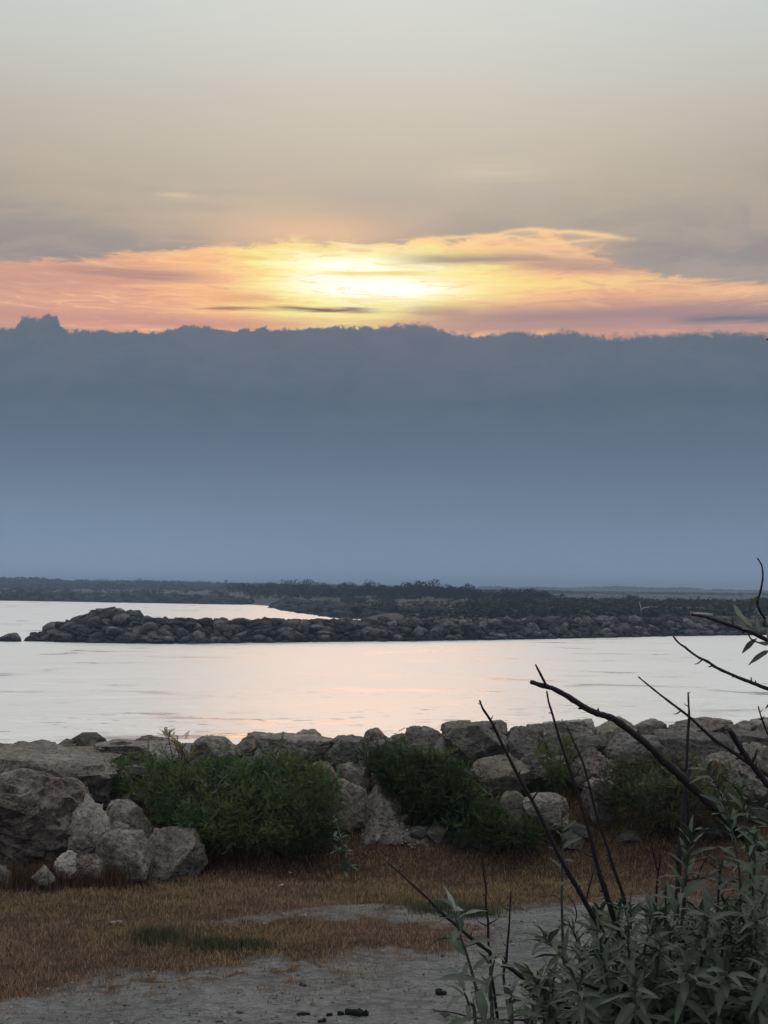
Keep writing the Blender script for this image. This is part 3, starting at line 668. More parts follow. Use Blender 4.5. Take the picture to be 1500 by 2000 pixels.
# ------------------------------------------------------------------ boulders of the near bank, one by one
# photo box x0 y0 x1 y1, distance, material, form (r rounded, a angular, s flat-topped slab, k craggy), roll in the picture, label
BO = [
 (-95, 1463, 222, 1590, 15.9, M_GREY, 's', 6, 'broad flat-topped grey slab at the far left, overhanging a dark hollow at its right end'),
 (95, 1464, 232, 1520, 16.9, M_WARM, 's', 8, 'pale buff slab tilted behind the right end of the broad flat-topped slab'),
 (150, 1456, 212, 1480, 17.8, M_WARM, 'r', 0, 'small low stone on the skyline between the broad slab and the long low slab'),
 (188, 1450, 350, 1490, 17.3, M_GREY, 's', -2, 'long low slab under the small round stones left of the lone sapling'),
 (192, 1446, 275, 1472, 17.6, M_WARM, 'r', -8, 'rounded grey stone on the skyline, left of the two-tone cap stone'),
 (264, 1436, 336, 1468, 17.7, M_RUST, 'r', 12, 'two-tone cap stone with a dark left side, just left of the lone sapling'),
 (-120, 1508, 172, 1745, 14.8, M_RUST, 'k', 14, 'huge craggy brownish boulder at the left edge in front of the broad slab'),
 (128, 1556, 210, 1676, 14.5, M_PALE, 'k', -6, 'tall pale mottled boulder leaning on the huge craggy brown one'),
 (196, 1563, 294, 1650, 15.1, M_GREY, 'a', 10, 'pointed grey boulder with a pale ridge, above the blocky pair by the big bush'),
 (206, 1606, 252, 1640, 14.75, M_GREY, 'r', 0, 'small knob of rock sitting on the blocky grey boulder'),
 (188, 1622, 288, 1722, 14.4, M_GREY, 'a', -8, 'blocky grey boulder with a chalky top edge, third from the left at the grass'),
 (284, 1618, 400, 1722, 14.7, M_GREY, 'a', 8, 'wedge-shaped grey boulder half under the left side of the big green bush'),
 (104, 1662, 152, 1702, 14.15, M_PALE, 'k', 0, 'small whitish stone in the dry weeds in front of the craggy brown boulder'),
 (140, 1668, 205, 1720, 14.2, M_RUST, 'r', 15, 'low dull brown rock behind the small whitish stone'),
 (60, 1692, 106, 1724, 14.0, M_GREY, 'r', 0, 'low grey stone lying in the weeds left of the small whitish stone'),
 (-25, 1690, 22, 1730, 14.0, M_GREY, 'k', 0, 'small grey stone at the left edge at the foot of the craggy brown boulder'),
 (200, 1552, 262, 1606, 15.9, M_DARK, 'r', 5, 'shadowed rock between the broad slab and the big green bush'),
 (372, 1438, 478, 1500, 17.2, M_GREY, 'r', -4, 'smooth domed boulder on the skyline right of the lone sapling'),
 (462, 1432, 566, 1484, 17.5, M_WARM, 'r', 6, 'rounded buff boulder on the skyline above the middle of the big bush'),
 (543, 1432, 582, 1456, 17.8, M_DARK, 'a', 0, 'small dark peaked stone on the skyline between two rounded ones'),
 (574, 1424, 642, 1466, 17.8, M_GREY, 'a', -10, 'peaked grey boulder on the skyline just right of the small dark peaked stone'),
 (500, 1438, 648, 1500, 17.1, M_GREY, 's', 4, 'long pale slab below the peaked stones, above the right half of the big bush'),
 (630, 1437, 718, 1512, 17.0, M_DARK, 'r', -8, 'dark humped boulder left of the gap in the skyline'),
 (652, 1484, 724, 1544, 16.4, M_GREY, 'k', 0, 'rough mid-grey boulder in the notch between the two big bushes'),
 (600, 1486, 664, 1540, 16.3, M_WARM, 'r', 10, 'rounded boulder partly behind the right end of the big bush'),
 (636, 1522, 718, 1612, 15.8, M_WARM, 'r', -10, 'egg-shaped boulder above the silver-leaved weed, beside the rubble slope'),
 (703, 1422, 762, 1470, 17.8, M_RUST, 'r', 10, 'rounded boulder with a rusty face, first right of the skyline gap'),
 (704, 1446, 800, 1500, 17.2, M_DARK, 'r', -6, 'dark boulder behind the tip of the middle bush'),
 (758, 1432, 800, 1456, 18.0, M_GREY, 'r', 0, 'small round stone peeping over the skyline above the middle bush'),
 (784, 1419, 862, 1478, 17.5, M_GREY, 'r', 8, 'lumpy grey boulder on the skyline left of the reddish block'),
 (846, 1428, 900, 1488, 17.2, M_WARM, 'r', -10, 'rounded shoulder of rock just under the reddish block'),
 (862, 1407, 924, 1438, 18.1, M_RUST, 'a', 0, 'reddish dark block on the left end of the highest boulder'),
 (868, 1412, 992, 1502, 17.1, M_GREY, 's', -4, 'highest and widest boulder on the skyline, with a streaked grey face'),
 (948, 1406, 991, 1432, 17.3, M_GREY, 'a', -6, 'square-ended block jutting out at the top right of the highest boulder'),
 (976, 1418, 1072, 1500, 17.3, M_DARK, 'r', -14, 'smooth dark boulder sloping down right of the highest boulder'),
 (925, 1475, 1036, 1562, 16.3, M_WARM, 'r', -16, 'big buff boulder sloping down to the right of the middle bush'),
 (972, 1546, 1030, 1602, 15.7, M_GREY, 'r', 0, 'pale round stone touching the right edge of the middle bush'),
 (1024, 1549, 1112, 1602, 15.6, M_GREY, 'a', 6, 'light angular boulder at the grass, crossed by the longest thorny branch'),
 (1030, 1413, 1078, 1436, 18.0, M_DARK, 'r', 0, 'small dark stone on the skyline left of the pale capped boulder'),
 (1064, 1404, 1160, 1452, 17.7, M_PALE, 's', -3, 'pale capped boulder on the skyline behind the thin forked twig'),
 (1060, 1432, 1182, 1492, 17.1, M_DARK, 'a', -3, 'dark upright face of rock below the pale capped boulder'),
 (1018, 1470, 1110, 1536, 16.6, M_DARK, 'k', 0, 'shadowed broken rock behind the little bright sapling'),
 (1158, 1401, 1244, 1450, 17.7, M_WARM, 'a', 10, 'wedge-shaped light boulder on the skyline under the thick bare branch'),
 (1234, 1404, 1304, 1444, 17.9, M_GREY, 'r', 0, 'low grey cap stone right of the wedge-shaped light boulder'),
 (1174, 1432, 1300, 1500, 17.0, M_DARK, 'r', 5, 'wide dark boulder under the wedge-shaped light one'),
 (1116, 1460, 1206, 1528, 16.5, M_RUST, 'k', -8, 'broken reddish boulder with bright facets between two thorny stems'),
 (1140, 1520, 1214, 1590, 15.9, M_GREY, 'a', 5, 'grey boulder at the left edge of the right-hand bush'),
 (1306, 1404, 1448, 1450, 17.7, M_RUST, 'r', -4, 'long low brown boulder forming the skyline behind the upright twig'),
 (1284, 1430, 1436, 1500, 17.0, M_DARK, 's', 0, 'broad dark rock face below the long low brown boulder'),
 (1432, 1408, 1474, 1436, 18.0, M_GREY, 'r', 0, 'small stone on the skyline right of the long low brown boulder'),
 (1462, 1402, 1560, 1440, 18.0, M_GREY, 'r', 0, 'grey rounded stone on the skyline at the right edge'),
 (1418, 1428, 1580, 1482, 17.3, M_DARK, 's', 0, 'dark squared rock at the right edge below the skyline stones'),
 (1376, 1468, 1470, 1530, 16.5, M_GREY, 'r', -12, 'sloping grey boulder above the right-hand bush'),
 (1404, 1454, 1560, 1600, 16.1, M_GREY, 'k', 16, 'large rough grey boulder at the right edge behind the silvery leaf clusters'),
 (1300, 1490, 1384, 1560, 16.2, M_DARK, 'r', 0, 'dull rock mostly hidden in the right-hand bush'),
]
def place_rock(o, x0, y0, x1, y1, Y, V, deep=None):
    a = at((x0 + x1) / 2, (y0 + y1) / 2, Y); k = Y / F
    w = (x1 - x0) * k / 2 * 1.07; h = (y1 - y0) * k / 2; d = min(max(.8 * w, .6 * h), 1.0)
    zt = a.z + h; zb = a.z - h; floor = float(ground_z(np.array([a.x]), np.array([Y]))[0])
    zb = max(min(zb, floor - .05), zb - .28 * (zt - zb) - .04)
    return a, w, d, zt, zb
for i, (x0, y0, x1, y1, Y, mt, form, ro, lab) in enumerate(BO):
    big = (x1 - x0) * (y1 - y0) > 4500
    sub = 5 if big else 4
    V, Fc = rock_verts(100 + i * 3, sub, {'r': 12, 'a': 9, 's': 10, 'k': 18}[form], {'r': 1.15, 'a': 1.3, 's': 1.2, 'k': 2.1}[form], flat=form == 's', sharp={'r': 34, 'a': 60, 's': 50, 'k': 26}[form], cut={'r': .66, 'a': .56, 's': .62, 'k': .64}[form])
    R = rot(0, math.radians(ro), 0); V = V @ R.T; V -= (V.max(0) + V.min(0)) / 2; V /= (V.max(0) - V.min(0)) / 2
    a, w, d, zt, zb = place_rock(None, x0, y0, x1, y1, Y, V)
    h = (zt - zb) / 2
    V = V * np.array([w, d, h]) + np.array([0, 0, h])
    me = mesh_np('boulder', V, Fc, True, sharp=38); me.materials.append(mt)
    o = link('boulder', me); o.location = (a.x, Y + d * .35, zb)
    tag(o, lab, 'boulder', 'boulders of the near bank')
# sloping heap of gravelly debris between the bushes
def heap():
    xs = np.linspace(-1.05, 1.05, 90); ys = np.linspace(-.9, .9, 80); X, Y = np.meshgrid(xs, ys); x = X.ravel(); y = Y.ravel()
    prof = np.interp(x, [-1, -.82, -.6, -.42, 0, .4, .8, 1.05], [0, .6, .9, .82, .50, .26, .08, 0])
    z = prof * (1 - np.abs(y) ** 1.6 * .9) + (fbm2(x * 5, y * 5, 61, 4, .6) - .5) * .22 + (np.abs(fbm2(x * 16, y * 16, 62, 4, .65) - .5)) * -.22
    z = np.where((np.abs(x) > 1.0) | (np.abs(y) > .86), -.2, z)
    nx = len(xs); i = (np.arange(len(ys) - 1)[:, None] * nx + np.arange(nx - 1)[None]).ravel()
    return mesh_np('rubble_heap', np.stack([x * .62, y * .85, z * .74], 1), np.stack([i, i + 1, i + nx + 1, i + nx], 1), True)
p = at(796, 1655, 16.4)
hr = empty('rubble_heap', (p.x + .02, 16.35, .10)); o = link('slope', heap(), hr, M_GREY); acc = Acc(); g = np.random.default_rng(31)
for k in range(900):
    u = g.uniform(-1, 1); v = g.uniform(-.95, .35); zz = np.interp(u, [-1, -.82, -.6, -.42, 0, .4, .8, 1.05], [0, .6, .9, .82, .50, .26, .08, 0]) * (1 - abs(v) ** 1.6 * .9) * .70
    s = g.uniform(.006, .026) * (1.7 if k % 13 == 0 else 1); V, Fc = rock_verts(860 + k % 6, 1, 8, .8); R = rot(*g.uniform(-1, 1, 3)) @ np.diag([s, s * .8, s * .6])
    acc.add(V @ R.T + np.array([u * .62, v * .85, zz - .01]), Fc)
tag(link('broken_stone', acc.mesh('broken_stone', True, 30), hr, M_GREY), kind='stuff'); o = hr
tag(o, 'sloping heap of broken grey rubble between the big bush and the middle bush', 'rubble heap')
# small rocks filling the gaps, the bank beyond the frame and its water side: nobody could count them
acc = Acc(); g = np.random.default_rng(77); FT = [rock_verts(700 + k, 2, 10, .8, sharp=22) for k in range(8)]; FS = [rock_verts(700 + k, 1, 10, .8, sharp=22) for k in range(8)]
for k in range(1500):
    x = g.uniform(-14, 14); y = g.uniform(15.6, 22.5)
    s = g.uniform(.10, .30) if abs(x) < 7 and y < 19.3 else (g.uniform(.2, .4) if abs(x) < 7 else g.uniform(.25, .7))
    if abs(x) < 7 and 15 < y < 17.2 and s > .2: s = .2
    z = float(ground_z(np.array([x]), np.array([y]))[0])
    if abs(x) < 7 and y > 18.2: z -= .25
    V, Fc = (FT if s > .26 else FS)[k % 8]; R = rot(g.uniform(-.5, .5), g.uniform(-.5, .5), g.uniform(0, 6.3)) @ np.diag([s, s * .8, s * .65])
    acc.add(V @ R.T + np.array([x, y, z + s * .1]), Fc)
for k in range(60):                                  # larger stones of the bank outside the picture
    x = g.choice([-1, 1]) * g.uniform(7.2, 14); y = g.uniform(15.4, 18.5); s = g.uniform(.4, .8)
    V, Fc = FT[k % 8]; R = rot(g.uniform(-.3, .3), g.uniform(-.3, .3), g.uniform(0, 6.3)) @ np.diag([s, s * .8, s * .65])
    z = float(ground_z(np.array([x]), np.array([y]))[0]); acc.add(V @ R.T + np.array([x, y, z + s * .25]), Fc)
tag(link('riprap', acc.mesh('riprap', True, 34), None, M_DARK), kind='stuff')
# ------------------------------------------------------------------ bushes on the near bank
M_BUSH = tint_mat('bush_leaf', alb(.062, .100, .034), .6, .25, .3, .35, 2.5)
M_TWIG = tint_mat('twig_bark', alb(.07, .055, .045), .9, 0, .2, .2, 20)
def spray(n=6, L=.085, lw=.011, ll=.019):
    """a feathery compound leaf: a rib with paired leaflets, along +x"""
    V = [(0, -.0012, 0), (0, .0012, 0), (L, 0, -.015)]; Fc = [(0, 1, 2)]
    for i in range(n):
        t = (i + 1) / (n + .3); x = t * L; z = -.015 * t * t
        for s in (-1, 1):
            a = .95 - .35 * t; l = ll * (1 - .45 * abs(t - .45)); dx, dy = math.cos(a) * l, s * math.sin(a) * l
            nx, ny = -dy / l * lw * .5, dx / l * lw * .5; b = len(V)
            V += [(x, 0, z), (x + dx * .5 + nx, dy * .5 + ny, z + .003), (x + dx, dy, z - .004), (x + dx * .5 - nx, dy * .5 - ny, z + .003)]
            Fc += [(b, b + 1, b + 2), (b, b + 2, b + 3)]
    return np.array(V), np.array(Fc)
SPR = spray()
def bush(name, label, blobs, base, n, seed, mat, size=1.0, tint=(1, 1, 1), group=None, cat='bush', tmpl=SPR, up=.35, stems=14):
    g = np.random.default_rng(seed); n = int(n * 2.6); bl = []
    for (px, py, rx, ry, Y) in blobs:
        c = at(px, py, Y); k = Y / F; bl.append((np.array(c), np.array([rx * k, max(rx, ry) * k * .75, ry * k])))
    vol = np.array([r[0] * r[1] for _, r in bl]); pick = g.choice(len(bl), n, p=vol / vol.sum())
    u = g.normal(size=(n, 3)); u /= np.linalg.norm(u, axis=1)[:, None]; rr = g.uniform(.35, 1.0, n) ** .45
    Cc = np.array([b[0] for b in bl])[pick]; Rr = np.array([b[1] for b in bl])[pick]
    lump = .72 + .5 * fbm(Cc * 0 + u * 2.6 + pick[:, None] * 5.1, seed, 3)
    P = Cc + u * Rr * (rr * lump)[:, None]
    fl = ground_z(P[:, 0], P[:, 1]); P[:, 2] = np.maximum(P[:, 2], fl + .03)
    ns = int(n * .30); k = ns // 16; h = g.integers(0, n, k)          # loose shoots that break the outline
    sd = u[h] * np.array([.8, .6, .3]) + np.array([0, -.1, .75]) + g.normal(0, .3, (k, 3)); sd /= np.linalg.norm(sd, axis=1)[:, None]
    b0_ = Cc[h] + u[h] * Rr[h] * .85; Ls = g.uniform(.05, .24, k); t = np.tile(np.linspace(.1, 1, 16), k)
    P[:k * 16] = np.repeat(b0_, 16, 0) + np.repeat(sd * Ls[:, None], 16, 0) * t[:, None] + g.normal(0, .012, (k * 16, 3)); P[:, 2] = np.maximum(P[:, 2], ground_z(P[:, 0], P[:, 1]) + .03)
    gap = fbm(P * 2.6, seed + 40, 3); keep = (gap > .45) | (g.uniform(0, 1, n) < .22); keep[:k * 16] = True
    P = P[keep]; u = u[keep]; Rr = Rr[keep]; n = len(P)
    # leaves point outward and upward
    dirn = u * np.array([1, 1, .6]) + np.array([0, 0, up]) + g.normal(0, .75, (n, 3)); dirn /= np.linalg.norm(dirn, axis=1)[:, None]
    side = np.cross(dirn, np.array([0, 0, 1.0]) + g.normal(0, .6, (n, 3))); side /= np.linalg.norm(side, axis=1)[:, None]; nor = np.cross(dirn, side)
    s = g.uniform(.5, 1.3, n) * size
    Mx = np.stack([dirn, side, nor], 2) * s[:, None, None]
    cv = g.uniform(.6, 1.45, n) * (.65 + .8 * sm(fbm(P * 1.6, seed + 50, 2), .35, .65)); yl = sm(fbm(P * 2.2, seed + 60, 3), .45, .65); ti = np.stack([cv * g.uniform(.8, 1.3, n) * (1 + .35 * yl), cv, cv * g.uniform(.7, 1.3, n)], 1) * np.array(tint)
    V, Fa, c = scatter(tmpl[0], tmpl[1], P, Mx, ti)
    b0 = np.array(base); root = empty(name, tuple(b0)); tag(root, label, cat, group)
    link('foliage', mesh_np('foliage', V - b0, Fa, False, c), root, mat)
    acc = Acc()
    for k in range(stems):
        q = P[g.integers(n)]; mid = b0 * .5 + q * .5 + g.normal(0, .06, 3) + np.array([0, 0, .08])
        st = b0 + np.array([g.uniform(-.3, .3) * bl[0][1][0], g.uniform(-.1, .1), -.05])
        V, Fc = tube_arr([st, mid, q], [.011, .007, .003], 5, 4, True); acc.add(V - b0, Fc)
    link('stem', acc.mesh('stem', True), root, M_TWIG)
    return root
def gz(px, Y):
    p = at(px, 1600, Y); return (p.x, Y, float(ground_z(np.array([p.x]), np.array([Y]))[0]))
bush('bush', 'largest dark green feathery bush, left of centre against the boulders',
     [(450, 1566, 150, 80, 15.4), (350, 1552, 95, 60, 15.7), (270, 1520, 72, 42, 16.1), (215, 1540, 45, 26, 16.1), (560, 1556, 100, 70, 15.6), (420, 1522, 60, 38, 15.9), (560, 1512, 62, 34, 16.0), (500, 1600, 150, 60, 15.2),
      (630, 1590, 52, 50, 15.4), (420, 1615, 75, 45, 15.1), (490, 1508, 40, 28, 16.0), (625, 1540, 40, 40, 15.6), (590, 1630, 70, 32, 15.2)], gz(470, 15.5), 5200, 1, M_BUSH)
bush('bush', 'middle feathery bush running down to the right beside the rubble heap',
     [(765, 1492, 42, 42, 16.4), (850, 1518, 66, 44, 16.1), (800, 1520, 60, 45, 16.1), (900, 1572, 58, 52, 15.8), (860, 1560, 70, 50, 15.9), (930, 1605, 62, 42, 15.6), (955, 1598, 28, 30, 15.6), (1000, 1630, 60, 22, 15.3), (720, 1485, 28, 22, 16.4)], gz(880, 15.8), 3400, 2, M_BUSH)
bush('bush', 'dull green bush at right among the boulders, behind the thick bare branch',
     [(1270, 1532, 66, 38, 15.9), (1340, 1542, 60, 38, 15.9), (1220, 1550, 55, 36, 15.7), (1300, 1565, 100, 42, 15.6), (1380, 1515, 34, 28, 16.0), (1380, 1570, 70, 36, 15.6), (1285, 1500, 36, 18, 16.1)], gz(1300, 15.8), 2400, 3, M_BUSH, tint=(1.15, .88, 1.15))
bush('sapling', 'little bright green sapling in front of the dark rocks, crossed by the thorny stems',
     [(1085, 1455, 26, 22, 16.2), (1072, 1480, 20, 18, 16.2), (1100, 1485, 20, 20, 16.2), (1090, 1515, 24, 14, 16.1)], gz(1095, 16.2), 230, 4, M_BUSH, tint=(1.2, 1.1, .9), cat='sapling', stems=5)
bush('sapling', 'lone wispy sapling standing against the water above the big bush',
     [(345, 1436, 16, 12, 16.6), (352, 1452, 14, 14, 16.6), (360, 1475, 22, 14, 16.5)], gz(355, 16.5), 60, 5, M_BUSH, tint=(2.4, 1.8, 1.5), cat='sapling', stems=6, up=.7)
# low dull weeds along the foot of the rocks
def blade_tmpl(w=.006, h=1.0):
    return np.array([(-w, 0, 0), (w, 0, 0), (w * .5, .10 * h, .6 * h), (-w * .5, .10 * h, .6 * h), (0, .28 * h, h)]), np.array([(0, 1, 2), (0, 2, 3), (3, 2, 4)])
M_WEED = tint_mat('dry_weed', alb(.150, .104, .076), .85, .15, .15, .3, 3)
M_GRASSY = tint_mat('dull_grass', alb(.125, .128, .080), .8, .2, .15, .3, 3)
def tuft_field(n, sampler, hrange, mat, name, tintf, w=.0045, lean=.35, seed=0):
    g = np.random.default_rng(seed); x, y = sampler(g, n); k = len(x); z = ground_z(x, y) - .01
    T, Fc = blade_tmpl(1.0, 1.0); a = g.uniform(0, 6.283, k); h = g.uniform(*hrange, k); ww = w * g.uniform(.6, 1.4, k)
    ca, sa = np.cos(a), np.sin(a); zz = np.zeros(k); le = g.uniform(.2, 1.0, k) * lean / .28
    Mx = np.stack([np.stack([ca * ww, -sa * h * le, zz], 1), np.stack([sa * ww, ca * h * le, zz], 1), np.stack([zz, zz, h], 1)], 1)
    V, Fa, c = scatter(T, Fc, np.stack([x, y, z], 1), Mx, tintf(g, x, y))
    return mesh_np(name, V, Fa, False, c)
def ell(px, py, rx, ry, Y0=None):
    c = gnd(px, py, 0.0); k = c.y / F; return c.x, c.y, rx * k, ry * k * c.y / 3.0
def ell_sampler(es):
    def f(g, n):
        e = np.array(es); i = g.choice(len(es), n, p=(e[:, 2] * e[:, 3]) / (e[:, 2] * e[:, 3]).sum()); r = np.abs(g.normal(0, .48, n)); t = g.uniform(0, 6.283, n)
        return e[i, 0] + e[i, 2] * r * np.cos(t), e[i, 1] + e[i, 3] * r * np.sin(t)
    return f
def tv(lo=.55, hi=1.5, rg=(1, 1, 1)):
    def f(g, x, y):
        v = g.uniform(lo, hi, len(x)); return np.stack([v * g.uniform(.85, 1.2, len(x)), v, v * g.uniform(.8, 1.1, len(x))], 1) * np.array(rg)
    return f
def clump(name, label, es, n, h, mat, tint, seed, cat, w=.0045, group=None):
    me = tuft_field(n, ell_sampler(es), h, mat, name, tint, w, .45, seed)
    o = link(name, me, None, mat); return tag(o, label, cat, group)
clump('weed_patch', 'reddish brown dry weeds in front of the small whitish stone at left', [ell(140, 1722, 85, 12), ell(90, 1730, 60, 10), ell(20, 1730, 60, 10), ell(220, 1722, 60, 10)], 9000, (.10, .26), M_WEED, tv(.5, 1.1, (1.0, .84, .80)), 1, 'weeds')
clump('weed_patch', 'dark brown dry weeds along the foot of the big bush', [ell(400, 1690, 130, 10), ell(560, 1668, 110, 8), ell(280, 1706, 70, 9), ell(480, 1674, 140, 8)], 9000, (.08, .22), M_WEED, tv(.45, 1.1, (.95, .85, .85)), 2, 'weeds')
clump('weed_patch', 'grey green weeds at the foot of the middle bush', [ell(900, 1655, 160, 10), ell(1010, 1655, 110, 12), ell(820, 1668, 90, 7)], 9000, (.10, .28), M_GRASSY, tv(.3, .7, (.9, .85, .8)), 3, 'weeds')
clump('weed_patch', 'tall dull weeds under the right-hand bush', [ell(1200, 1640, 140, 12), ell(1340, 1640, 140, 12), ell(1130, 1640, 60, 12), ell(1460, 1645, 110, 12)], 13000, (.15, .42), M_GRASSY, tv(.3, .65, (1.0, .85, .8)), 4, 'weeds')
clump('grass_tuft', 'low green grass clump at the edge of the gravel, left of centre', [ell(330, 1832, 75, 18), ell(410, 1848, 90, 15), ell(290, 1828, 50, 14), ell(480, 1852, 80, 10)], 3800, (.02, .12), M_GRASSY, tv(.5, 1.3, (.95, .92, .78)), 5, 'grass clump')
clump('grass_tuft', 'grey green grass clump beside the bare strip, right of centre', [ell(870, 1772, 80, 12), ell(920, 1778, 70, 8)], 4200, (.03, .12), M_GRASSY, tv(.5, 1.4, (.9, 1.0, .92)), 6, 'grass clump')
# pale silver-leaved weed beside the egg-shaped boulder
def big_leaf(L=1.0, w=.30):
    V = []; Fc = []
    for i, (t, ww) in enumerate([(0, .12), (.3, .9), (.6, 1.0), (.85, .55), (1.0, .05)]):
        zz = .12 * math.sin(t * 3.0); V += [(t * L, -w * ww * .5, zz), (t * L, 0, zz - .04), (t * L, w * ww * .5, zz)]
    for i in range(4):
        a = i * 3; Fc += [(a, a + 3, a + 4), (a, a + 4, a + 1), (a + 1, a + 4, a + 5), (a + 1, a + 5, a + 2)]
    return np.array(V), np.array(Fc)
M_SILV = tint_mat('silver_leaf', alb(.15, .185, .150), .8, .15, .2, .2, 6)
root_p = np.array(gz(675, 15.0)); rootw = empty('silver_weed', tuple(root_p)); tag(rootw, 'silver-leaved weed with broad felted leaves at the foot of the egg-shaped boulder', 'weed')
LV = big_leaf(); lm = mesh_np('leaf', LV[0], LV[1], True); lm.materials.append(M_SILV); lm.color_attributes.new('tint', 'FLOAT_COLOR', 'POINT').data.foreach_set('color', np.ones(len(LV[0]) * 4, np.float32))
g = random.Random(4); acc = Acc(); tip = at(652, 1592, 15.05) - Vector(root_p)
V, Fc = tube_arr([(0, 0, 0), tip * .5 + Vector((.03, 0, 0)), tip], [.012, .01, .005], 6, 4); acc.add(V, Fc); link('stem', acc.mesh('stem', True), rootw, M_SILV)
for k in range(34):
    t = g.uniform(.02, 1.0) ** .9; o = link('leaf', lm, rootw); o.location = tip * t
    o.rotation_euler = (g.uniform(-.4, .4), g.uniform(-1.0, .35), g.uniform(0, 6.3)); s = g.uniform(.10, .20) * (1.15 - .5 * t); o.scale = (s, s, s)
# ------------------------------------------------------------------ dry grass
M_GRASS = tint_mat('dry_grass', alb(.340, .228, .135), .9, .2, .1, .2, 3)
def grass_s(g, n):
    m = 6 * n; y = g.uniform(9.8, 17.0, m); x = g.uniform(-1, 1, m) * (y * .31 + 1.0)
    c = cover(x, y) * np.clip(-.25 + 2.2 * fbm2(x * 2.6, y * 2.6, 51, 4, .6), .08, 1); k = g.uniform(0, 1, m) < c; return x[k][:n], y[k][:n]
def grass_t(g, x, y):
    v = g.uniform(.55, 1.35, len(x)); hue = fbm2(x * .9, y * .9, 52, 3); px, py = pxy(np.stack([x, y, x * 0], 1))
    yel = sm(hue, .42, .62)
    return np.stack([v * (.98 + .02 * yel), v * (.93 + .09 * yel), v * (1.06 - .10 * yel)], 1) * (.75 + .5 * fbm2(x * 3.1, y * 3.1, 53, 3))[:, None]
me = tuft_field(190000, grass_s, (.015, .06), M_GRASS, 'grass', grass_t, .0034, .9, 8)
tag(link('grass', me, None, M_GRASS), kind='stuff')
def side_s(g, n):                 # thinner grass past the frame on both sides
    m = 4 * n; y = g.uniform(9.8, 16.5, m); x = g.choice([-1, 1], m) * g.uniform(5.0, 13.0, m); k = (np.abs(x) > y * .31 + 1.0) & (g.uniform(0, 1, m) < cover(x, y)); return x[k][:n], y[k][:n]
me = tuft_field(40000, side_s, (.03, .09), M_GRASS, 'grass', grass_t, .005, .55, 9)
tag(link('grass', me, None, M_GRASS), kind='stuff')
# ------------------------------------------------------------------ gravel, dung and litter on the path
g = np.random.default_rng(91); T = rock_verts(801, 1, 8, .5)
n = 5200; y = g.uniform(9.0, 15.0, n * 2); x = g.uniform(-1, 1, n * 2) * (y * .31 + .8); k = (cover(x, y) < .5) & (g.uniform(0, 1, 2 * n) < .25 + .75 * sm(fbm2(x * 1.6, y * 4, 55, 3), .42, .58)); x = x[k][:n]; y = y[k][:n]; n = len(x)
s = g.gamma(1.6, .0032, n) + .003
v = g.uniform(.5, 1.3, n); dk = g.uniform(0, 1, n) < .25; v[dk] *= .45
Mx = rand_rots(n, g, .4) * (s[:, None, None] * np.array([1, .8, .55])[None, None, :])
V, Fa, c = scatter(T[0], T[1], np.stack([x, y, ground_z(x, y) + s * .15], 1), Mx, np.stack([v, v, v], 1))
M_GRAV = tint_mat('gravel', alb(.23, .222, .217), .9, 0, .2, .1, 3)
tag(link('gravel', mesh_np('gravel', V, Fa, False, c), None, M_GRAV), kind='stuff')
M_DUNG = tint_mat('charred', alb(.012, .010, .010), .8, 0, .3, .3, 30)
def lump(name, label, px, py, wpx, hpx, seed, parts, cat, mat, grp=None, sub=3):
    c = gnd(px, py, 0.0); k = c.y / F; acc = Acc(); g = random.Random(seed); z0 = float(ground_z(np.array([c.x]), np.array([c.y]))[0])
    for i in range(parts):
        V, Fc = rock_verts(820 + seed * 7 + i, sub, 12, 1.3, sharp=10); u = (i + .5) / parts * 2 - 1 if parts > 1 else 0
        s = wpx * k / parts * (.75 if parts > 1 else .5) * g.uniform(.8, 1.15)
        hh = min(hpx * k * .55, s) * g.uniform(.8, 1.1)
        acc.add(V * np.array([s, s * .8, hh]) + np.array([u * wpx * k * .5 * (1 if parts > 1 else 0), g.uniform(-.01, .01), hh * .7]), Fc)
    o = link(name, acc.mesh(name, True), None, mat); o.location = (c.x, c.y, z0); return tag(o, label, cat, grp)
lump('charred_lump', 'largest row of black charred lumps at the bottom edge of the gravel path', 697, 1984, 44, 14, 1, 4, 'lump', M_DUNG)
lump('charred_lump', 'single black lump just left of the largest black row on the gravel', 666, 1984, 11, 10, 2, 2, 'lump', M_DUNG)
lump('charred_lump', 'round black lump second to the left of the largest black row', 643, 1984, 11, 9, 3, 2, 'lump', M_DUNG)
lump('charred_lump', 'black lump touching the bottom edge of the photo', 628, 1996, 15, 10, 4, 3, 'lump', M_DUNG)
lump('charred_lump', 'thin flat black scrap farthest left of the black lumps', 593, 1980, 24, 6, 5, 3, 'lump', M_DUNG)
lump('charred_lump', 'black lump at the edge of the leafy shrub, right of the path', 862, 1947, 18, 16, 6, 2, 'lump', M_DUNG)
M_WHITE = tint_mat('bone_white', alb(.34, .33, .31), .8, 0, .3, .1, 30)
lump('pebble', 'whitish stone in the dry grass at the foot of the silver-leaved weed', 727, 1660, 15, 7, 7, 2, 'stone', M_WHITE)
lump('pebble', 'small pale chip lying in the middle of the dry grass', 549, 1724, 13, 4, 8, 1, 'stone', M_WHITE)
lump('pebble', 'tiny pale chip in the dry grass above the other one', 567, 1700, 9, 3, 9, 1, 'stone', M_WHITE)
lump('pebble', 'pinkish flat stone half sunk in the grass left of the green clump', 228, 1803, 20, 7, 10, 2, 'stone', M_PALE)
